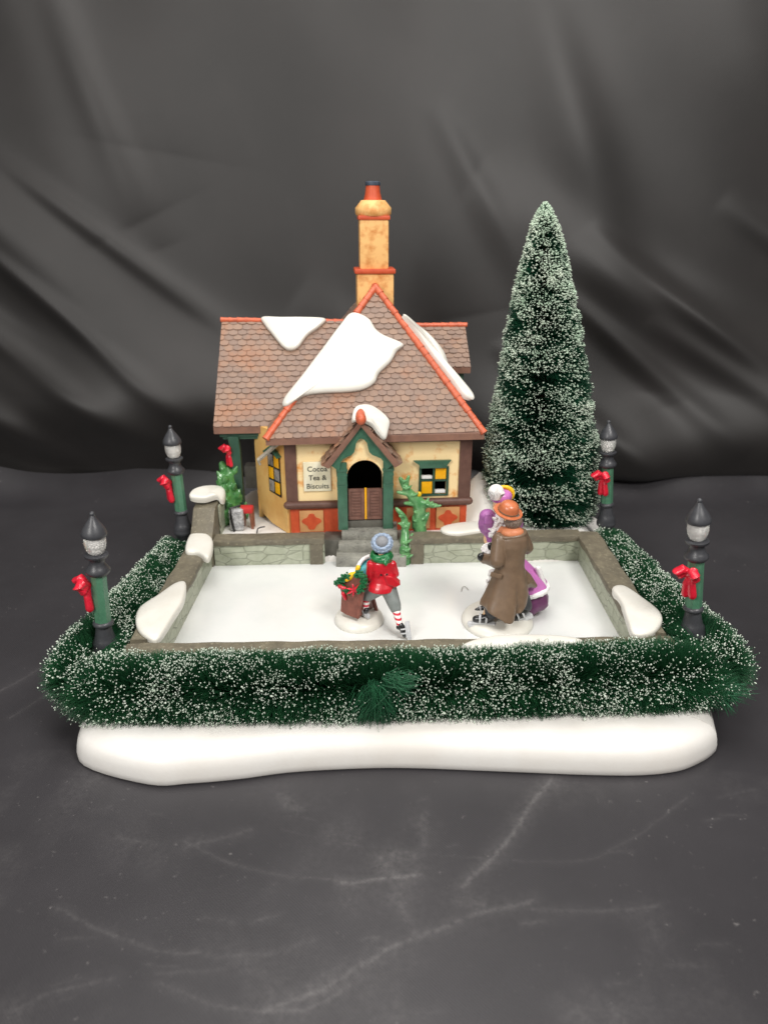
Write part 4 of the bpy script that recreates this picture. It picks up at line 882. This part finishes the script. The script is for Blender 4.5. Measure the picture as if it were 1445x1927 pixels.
c.tube([shL, elL], [.3, .27], 12); c.tube([elL, elL.lerp(haL, .7)], [.26, .24], 12); c.tube([shR, elR], [.26, .23], 12); c.tube([elR, elR.lerp(haR, .6)], [.22, .2], 12)
c.prism([J(724, 1084, 38.0), J(738, 1086, 37.95), J(754, 1101, 37.9), J(744, 1106, 37.9), J(728, 1100, 37.95)], (0, .6, 0)).tube([J(732, 1090, 38.25), J(746, 1101, 38.1)], [.2, .1], 10)
fuse('jacket', c, M['red'], boy, vox=.04, sm=2)
for px_, py_ in ((717, 1082), (728, 1081)): obj('button', MB().ell(J(px_, py_, 38.0), .07, n=8), M['boot'], boy)
c = MB(); c.tube([hip + Vector((-.15, 0, .1)), kL.lerp(hip, .0) + Vector((0, 0, -.02))], [.5, .36], 14).tube([kL, kL.lerp(aL, .12)], [.34, .3], 12); c.tube([hip + Vector((.25, -.05, .05)), kR, kR.lerp(aR, .12)], [.5, .38, .34], 14)
fuse('trousers', c, M['trousers'], boy, vox=.045, sm=3)
for k_, a_ in ((kL, aL), (kR, aR)):
    so = obj('sock', MB().tube([k_.lerp(a_, .1), k_.lerp(a_, .5), a_], [.25, .22, .17], 14), M['sock'], boy)
skate(boy, aL + Vector((0, 0, -.02)), (-.5, .6, 0), s=.75); skate(boy, aR + Vector((.06, -.05, -.12)), (.12, -.25, -1.0), up=(-1, .15, -.15), s=.8)
c = MB()
for k in range(3):
    r = .5 - .05 * abs(k - 1); P = [neck + Vector((r * 1.12 * math.cos(a), r * .9 * math.sin(a), .02 + (k - 1) * .16 + .06 * math.sin(2 * a + k * 1.3))) for a in [2 * math.pi * i / 20 for i in range(21)]]; c.tube(P, .15, 8, rnd=False)
c.tube([neck + Vector((.1, -.5, 0)), neck + Vector((.22, -.58, -.2)), neck + Vector((.38, -.5, .15))], [.15, .14, .12], 8)
fuse('scarf', c, M['scarf'], boy, vox=.045, sm=1)
hq = (Vector((-.05, -.62, .78))).normalized(); rot = Vector((0, 0, 1)).rotation_difference(hq).to_matrix(); hc = hd + Vector((0, -.02, .06))
c = MB()
for k in range(30):
    a = 2 * math.pi * k / 30
    for j, (rr_, zz_) in enumerate(((.52, -.12), (.55, .06), (.46, .2))): c.ell(hc + rot @ Vector((rr_ * math.cos(a + j * .1), rr_ * math.sin(a + j * .1), zz_)), .1 + .03 * ((k + j) % 2), n=8)
c.erings([(0, 0, -.2, .5, .5), (0, 0, .22, .46, .46), (0, 0, .25, .3, .3)]) if False else None
c.add(*(lambda m: (m.v, m.f))(MB().erings([(0, 0, -.22, .5, .5), (0, 0, .0, .54, .54), (0, 0, .2, .46, .46)]).xf(Matrix.Translation(hc) @ rot.to_4x4())))
hat = fuse('knit_hat', c, M['hat'], boy, vox=.03, sm=1)
obj('hat_crown', MB().ell(hc + rot @ Vector((0, 0, .2)), (.39, .39, .22), rot), M['hatgrey'], hat)

# --- push sled
sl_ = thing('push_sled', 'brown high-backed push sled with green garland and red bows', 'sled', (-1.8, 39.3, 2.5))
P_ = [(643, 1117, 39.0), (641, 1150, 38.95), (650, 1156, 38.6), (674, 1165, 38.1), (682, 1118, 38.1), (683, 1100, 38.2), (677, 1086, 38.4), (668, 1082, 38.6), (661, 1088, 38.75), (650, 1090, 38.95), (637, 1098, 39.15)]
pw_ = [J(a, b, y) for a, b, y in P_]
obj('back_panel', MB().prism(pw_, (.1, .16, 0)), M['sled'], sl_)
obj('side_panel', MB().prism([J(680, 1115, 38.15), J(674, 1163, 38.1), J(688, 1152, 39.3), J(708, 1150, 40.0), J(700, 1118, 40.0)], (-.1, .04, 0)), M['sled'], sl_)
obj('seat', MB().prism([J(645, 1115, 39.1), J(682, 1118, 38.3), J(700, 1112, 40.0), J(668, 1105, 40.6)], (0, 0, -.14)), M['sled'], sl_)
obj('support', MB().tube([J(700, 1118, 39.6), J(708, 1148, 39.6)], .12, 8).tube([J(700, 1125, 40.2), J(702, 1148, 40.2)], .12, 8), M['sled'], sl_)
def gar(pts, r=.17):
    m = MB(); L_ = catmull([J(*p) for p in pts], 6, False)
    for p in L_:
        for _ in range(7): m.ell(p + Vector((random.uniform(-1, 1), random.uniform(-1, 1), random.uniform(-1, 1))) * r * 1.0, random.uniform(.06, .1), n=6)
    m.tube(L_, r * .7, 8); return m
g1 = obj('garland', gar([(634, 1099, 39.1), (644, 1090, 38.95), (654, 1084, 38.8)]), M['garland'], sl_); obj('garland', gar([(672, 1080, 38.4), (683, 1084, 38.2), (684, 1098, 38.1), (676, 1110, 38.0)]), M['garland'], sl_)
obj('garland', gar([(640, 1099, 39.0), (650, 1108, 38.8), (656, 1115, 38.65)], .12), M['garland'], sl_)
m = MB()
for k in range(7):
    a = 2 * math.pi * k / 7; cc = J(667, 1110, 38.2); e = cc + Vector((.52 * math.cos(a), -.05 + .15 * math.cos(a), .46 * math.sin(a))); m.tube([cc, cc.lerp(e, .6), e], [.06, .14, .03], 6, flat=.5)
fuse('red_bow', m, M['bow'], sl_, vox=.04, sm=1)
obj('red_bow', MB().tube([J(640, 1103, 38.9), J(649, 1107, 38.75)], [.16, .12], 8).tube([J(646, 1117, 38.75), J(650, 1127, 38.7)], [.14, .09], 8), M['bow'], sl_)
# --- child sitting in the sled
hk = J(684, 1068, 40.0); ch_ = MB(); tk = J(690, 1080, 39.9)
ch_.tube([tk, J(688, 1100, 39.8)], [.4, .5], 12); ch_.tube([tk, hk + Vector((.15, 0, .1))], [.2, .18], 8); head(ch_, hk + Vector((.2, 0, .12)), .42, (-.6, -.5, .1)); ch_.tube([tk + Vector((-.2, 0, 0)), J(668, 1078, 39.3)], [.2, .12], 8); hand(ch_, J(667, 1079, 39.2), (-1, -.3, 0), .13)
ch_.tube([J(688, 1100, 39.8), J(672, 1105, 39.6)], [.3, .2], 8); ch_.tube([tk + Vector((.2, -.2, 0)), J(682, 1086, 38.9)], [.18, .1], 8); hand(ch_, J(682, 1087, 38.85), (-.6, -.6, .2), .14)
kid = fuse('person', ch_, M['skin'], vox=.045, sm=2, loc=J(690, 1105, 39.8)); tag(kid, 'small child in teal coat with white trim sitting in the sled', 'person')
eyes(kid, hk + Vector((.2, 0, .12)), .42, (-.6, -.5, .1))
c = MB().tube([J(693, 1062, 39.9), J(686, 1074, 39.6), J(685, 1090, 39.3)], [.4, .5, .4], 12).tube([tk, J(671, 1078, 39.3)], [.3, .18], 10)
fuse('teal_coat', c, M['teal'], kid, vox=.045, sm=2)
obj('white_trim', MB().tube(catmull([J(672, 1076, 39.3), J(675, 1064, 39.4), J(683, 1053, 39.6), J(694, 1047, 39.8)], 5, False), .13, 8).ell(J(663, 1077, 39.2), (.26, .2, .2)).ell(J(658, 1079, 39.1), (.16, .16, .16)), M['lace'], kid)
fuse('yellow_hair', MB().tube([J(671, 1078, 39.1), J(662, 1083, 38.9), J(653, 1091, 38.75)], [.12, .24, .14], 8).tube([J(670, 1078, 39.2), J(674, 1068, 39.25)], [.12, .16], 8).tube([J(662, 1085, 38.8), J(648, 1093, 38.8)], [.1, .06], 6), M['yhat'], kid, vox=.04, sm=1)

# --- man in long coat, seen from behind
ym = 38.4; G = lambda px, py, y=ym: at(px, py, y)
hc_ = G(962, 972, 38.6); nk = G(962, 996, 38.5); ch2 = G(958, 1030, 38.4); hp_ = G(958, 1085, 38.4)
aL2, aR2 = G(915, 1157, 38.1), G(985, 1146, 38.6); kL2, kR2 = G(930, 1125, 38.3), G(980, 1120, 38.7)
sL2, eL2, hL2 = G(937, 1018, 38.3), G(935, 1056, 37.9), G(909, 1050, 38.9); sR2, eR2, hR2 = G(982, 1009, 38.6), G(990, 1030, 38.9), G(975, 1035, 39.9)
fm_ = Vector((-.6, .8, 0))
b = MB(); b.tube([hp_, ch2], [.55, .55], 14); b.tube([ch2, nk, hc_], [.5, .3, .28], 12); head(b, hc_, .54, fm_)
for p in ((kL2, aL2), (kR2, aR2)): b.tube([hp_, p[0], p[1]], [.5, .38, .24], 12)
for p in ((sL2, eL2, hL2), (sR2, eR2, hR2)): b.tube([p[0], p[1]], [.22, .18], 10); b.tube([p[1], p[2]], [.18, .16], 10)
hand(b, hL2, (-.5, .8, .25), .24); hand(b, hR2, (-1, .3, .2), .24)
man = fuse('person', b, M['skin'], vox=.05, sm=2, loc=(G(940, 1160).x, ym, 2.6)); tag(man, 'man in long taupe coat and rust bowler hat dancing on skates, back turned', 'person')
eyes(man, hc_, .54, fm_)
c = MB(); sp = []
for px, py, y, wd, dp, ro in ((965, 1000, 38.5, .66, .6, 0), (964, 1010, 38.5, .86, .72, 0), (963, 1024, 38.45, .88, .76, 0), (962, 1045, 38.4, .78, .7, 0), (960, 1066, 38.35, .8, .74, 0), (957, 1095, 38.3, 1.05, .93, 0), (953, 1120, 38.25, 1.28, 1.1, 5), (949, 1134, 38.2, 1.38, 1.18, 8), (947, 1144, 38.1, 1.36, 1.18, 8)):
    p = G(px, py, y); sp.append((p.x, p.y, p.z, wd, dp, ro))
# hem drapes: modulated rings with a rear vent
rs_ = []; nn_ = 48
for k, q in enumerate(sp):
    t = k / (len(sp) - 1); ring = []; a0 = math.radians(q[5])
    for i in range(nn_):
        a = 2 * math.pi * i / nn_; mod = 1 + t * t * (.06 * math.sin(3 * a + .7) + .05 * math.sin(7 * a)); vent = math.exp(-((a - math.radians(295)) / .12) ** 2) * max(0, t - .55) * 1.0
        x, y = q[3] * mod * math.cos(a) * (1 - vent * .5), q[4] * mod * math.sin(a) * (1 - vent)
        zt = q[2] + t * t * (.25 * math.sin(a * 2 + 1.2) + .35 * math.exp(-((a - math.radians(330)) / .5) ** 2) - .15 * math.exp(-((a - math.radians(270)) / .5) ** 2))
        ring.append(Vector((q[0] + x * math.cos(a0) - y * math.sin(a0), q[1] + x * math.sin(a0) + y * math.cos(a0), zt)))
    rs_.append(ring)
c.rings(rs_)
c.tube([sL2 + Vector((.05, 0, .1)), eL2], [.42, .45], 14); c.tube([eL2, hL2.lerp(eL2, .12)], [.43, .3], 14)
c.tube([hL2.lerp(eL2, .2), hL2.lerp(eL2, .1)], [.33, .34], 14)
c.tube([sR2 + Vector((-.1, 0, .1)), eR2], [.42, .42], 14); c.tube([eR2, hR2.lerp(eR2, .3)], [.4, .3], 14)
c.tube([G(972, 1072, 38.5), G(988, 1092, 38.7), G(1006, 1102, 38.9)], [.38, .48, .16], 12); c.tube([G(968, 1090, 38.3), G(978, 1122, 38.2)], [.5, .42], 12)
coat = fuse('long_coat', c, M['coat'], man, vox=.055, sm=3)
obj('pocket_flap', MB().box((-.32, -.05, -.14), (.32, .05, .14), .04).xf(Matrix.Translation(G(933, 1083, 37.55)) @ Matrix.Rotation(math.radians(12), 4, 'Y') @ Matrix.Rotation(math.radians(-12), 4, 'Z')), M['coat'], coat)
obj('collar', MB().tube([nk + Vector((.8 * math.cos(a), .05 + .6 * math.sin(a), -.28 + .1 * math.cos(a))) for a in [math.radians(x) for x in range(150, 400, 12)]], .12, 8), M['coat'], coat)
fuse('neck_scarf', MB().ell(nk + Vector((.02, -.12, -.12)), (.68, .5, .36)).tube([nk + Vector((-.5, .1, -.05)), nk + Vector((-.75, .2, -.5))], [.2, .15], 8), M['peach'], man, vox=.05, sm=2)
fuse('hair', MB().ell(hc_ + Vector((.08, -.12, -.2)), (.56, .52, .5)), M['hair'], man, vox=.05, sm=1)
rt_ = Matrix.Rotation(math.radians(10), 4, 'Y') @ Matrix.Rotation(math.radians(14), 4, 'X')
ht = G(956, 962, 38.6)
bw = obj('bowler_hat', MB().erings([(0, 0, -.02, .6, .6), (0, 0, -.06, .8, .8), (0, 0, .02, .82, .82), (0, 0, .02, .6, .6), (0, 0, .12, .57, .57), (0, 0, .32, .55, .55), (0, 0, .5, .45, .45), (0, 0, .6, .28, .28), (0, 0, .63, .05, .05)], 32).xf(Matrix.Translation(ht) @ rt_), M['bowler'], man, ang=60)
obj('hat_band', MB().erings([(0, 0, .03, .6, .6), (0, 0, .12, .6, .6)], 32).xf(Matrix.Translation(ht) @ rt_), M['coat'], bw)
c = MB().tube([kL2, aL2 + Vector((.25, 0, .1))], [.48, .42], 14); fuse('trouser_leg', c, M['charcoal'], man, vox=.05, sm=2)
c = MB().tube([kR2, aR2 + Vector((.1, .1, .15))], [.5, .42], 14); fuse('trouser_leg', c, M['charcoal'], man, vox=.05, sm=2)
skate(man, aL2 + Vector((.1, -.1, -.02)), (-1, .12, 0), s=1.15); skate(man, aR2 + Vector((-.05, -.1, -.05)), (-.9, -.2, -.35), s=1.05)

# --- woman in mauve, behind the man
yw = 39.9; K = lambda px, py, y=yw: at(px, py, y)
hw = K(941, 952, 40.0); nw = K(944, 978, 40.0); cw_ = K(942, 1000, 40.0); wv_ = K(948, 1040, 40.1)
fw_ = Vector((.5, -.85, .1))
b = MB(); b.tube([wv_, cw_], [.5, .58], 12); b.tube([cw_, nw, hw], [.5, .22, .24], 10); head(b, hw, .52, fw_)
shw, elw, haw = K(922, 985, 39.8), K(915, 1015, 39.6), K(921, 1038, 39.3); sh2, el2, ha2 = K(962, 990, 39.9), K(985, 1010, 39.6), K(975, 1012, 39.2)
b.tube([shw, elw, haw], [.25, .2, .13], 10); b.tube([sh2, el2, ha2], [.25, .2, .13], 10); hand(b, haw, (.5, -.8, .1), .2); hand(b, ha2, (-.3, -1, 0), .2)
hem = K(975, 1120, 40.2); b.tube([wv_, K(950, 1110, 40.2), K(918, 1150, 39.9)], [.5, .3, .18], 10); b.tube([wv_, K(985, 1110, 40.4), K(1000, 1140, 40.4)], [.5, .3, .18], 10)
wo = fuse('person', b, M['skin'], vox=.05, sm=2, loc=(K(950, 1150).x, yw, 2.6)); tag(wo, 'woman in mauve dress with lace and plumed hat, facing the man in the coat', 'person')
eyes(wo, hw, .52, fw_)
c = MB().tube([wv_, cw_, cw_ + Vector((0, 0, .35))], [.55, .7, .5], 14); c.ell(K(919, 985, 39.7), (.62, .55, .78)); c.ell(K(917, 972, 39.7), (.5, .5, .45)); c.tube([K(920, 1003, 39.7), K(921, 1030, 39.5)], [.34, .22], 10); c.ell(K(968, 985, 39.9), (.5, .5, .6))
for k in range(6): c.tube([K(914 + 2 * k, 968, 39.2), K(912 + 2.5 * k, 985, 39.1), K(916 + 1.5 * k, 1000, 39.2)], [.06, .1, .06], 6)
fuse('bodice', c, M['mauve'], wo, vox=.05, sm=2)
def lump(m, pts, r, n=4, s=.1):
    for p in catmull(pts, 6, False):
        for _ in range(n): m.ell(p + Vector((random.uniform(-1, 1), random.uniform(-.6, .6), random.uniform(-1, 1))) * r, random.uniform(s * .7, s * 1.2), n=6)
c = MB(); lump(c, [K(936, 976, 39.3), K(930, 1000, 39.1), K(935, 1020, 39.0)], .3, 7, .12); lump(c, [K(946, 980, 39.3), K(948, 1000, 39.2)], .3, 5, .12)
c.tube([K(938, 970, 39.5), K(936, 1000, 39.3), K(932, 1025, 39.2)], [.22, .32, .25], 8)
for cc_ in (K(920, 1032, 39.2), K(922, 1043, 39.0)): 
    c.ell(cc_, (.42, .35, .34))
    for k in range(16): a = 2 * math.pi * k / 16; c.ell(cc_ + Vector((.42 * math.cos(a), -.1, .38 * math.sin(a))), .1, n=6)
fuse('lace', c, M['lace'], wo, vox=.045, sm=1)
obj('glove', MB().ell(K(922, 1028, 38.7), (.16, .12, .24)).ell(G(904, 1048, 38.6), (.2, .16, .26)).tube([G(904, 1046, 38.6), G(909, 1040, 38.6)], .06, 6), M['boot'], wo)
# skirts sweeping back to the right
def skirt(name, mat, spec, fold, par):
    rs_ = []; nn_ = 56
    for k, (px, py, y, rx, ry) in enumerate(spec):
        p = K(px, py, y); t = k / (len(spec) - 1)
        rs_.append([Vector((p.x + rx * (1 + fold * t * math.sin(9 * a)) * math.cos(a), p.y + ry * (1 + fold * t * math.sin(9 * a)) * math.sin(a), p.z + .22 * t * math.cos(a))) for a in [2 * math.pi * i / nn_ for i in range(nn_)]])
    return obj(name, MB().rings(rs_), M[mat], par, ang=60)
skirt('overskirt', 'pink', [(950, 1035, 40.1, .6, .55), (958, 1050, 40.2, .8, .8), (968, 1072, 40.3, 1.15, 1.1), (975, 1090, 40.3, 1.5, 1.3), (978, 1102, 40.3, 1.64, 1.35)], .03, wo)
c = MB(); pp = K(978, 1106, 40.3)
for k in range(90):
    a = 2 * math.pi * k / 90; c.ell(pp + Vector((1.64 * math.cos(a), 1.38 * math.sin(a), .22 * math.cos(a) + random.uniform(-.05, .05))), random.uniform(.15, .2), n=8)
for k in range(10): c.ell(K(1012 + k * 1.5, 1070 + k * 4.2, 39.9), .2, n=8)
fuse('fur_trim', c, M['white'], wo, vox=.06, sm=1)
skirt('underskirt', 'plum', [(978, 1108, 40.3, 1.5, 1.25), (979, 1124, 40.3, 1.72, 1.4), (979, 1133, 40.3, 1.7, 1.4), (978, 1141, 40.3, 1.5, 1.25), (977, 1145, 40.3, 1.1, .95)], .07, wo)
c = MB(); lump(c, [K(926, 1075, 39.4), K(919, 1100, 39.3), K(918, 1130, 39.3)], .14, 4, .12); fuse('petticoat', c, M['lace'], wo, vox=.06, sm=2)
# hat
hh = K(938, 934, 40.0)
hb = fuse('plumed_hat', MB().ell(hh + Vector((.12, 0, 0)), (.64, .6, .44)).ell(K(950, 934, 40), (.42, .4, .4)), M['pink'], wo, vox=.05, sm=1)
c = MB().ell(K(933, 926, 39.7), (.46, .42, .46), n=28)
for k in range(14): 
    a = -1.2 + 2.4 * k / 13; c.tube([K(933, 926, 39.7) + Vector((.3 * math.sin(a * .6), -.3 * math.cos(a), .38)), K(933, 926, 39.7) + Vector((.5 * math.sin(a), -.46 * math.cos(a), 0)), K(933, 926, 39.7) + Vector((.3 * math.sin(a), -.36 * math.cos(a), -.36))], .035, 5)
obj('pompom', c, M['white'], hb, ang=80)
c = MB()
for k in range(12): a = math.radians(-30 + k * 13); c.ell(K(948, 930, 40.2) + Vector((.52 * math.cos(a), 0, .46 * math.sin(a))), .13, n=8)
c.ell(K(951, 930, 40.3), (.48, .2, .42)); fuse('hat_trim', c, M['yhat'], hb, vox=.05, sm=1)
skate(wo, K(912, 1142, 39.7), (-1, -.2, 0), s=.8)
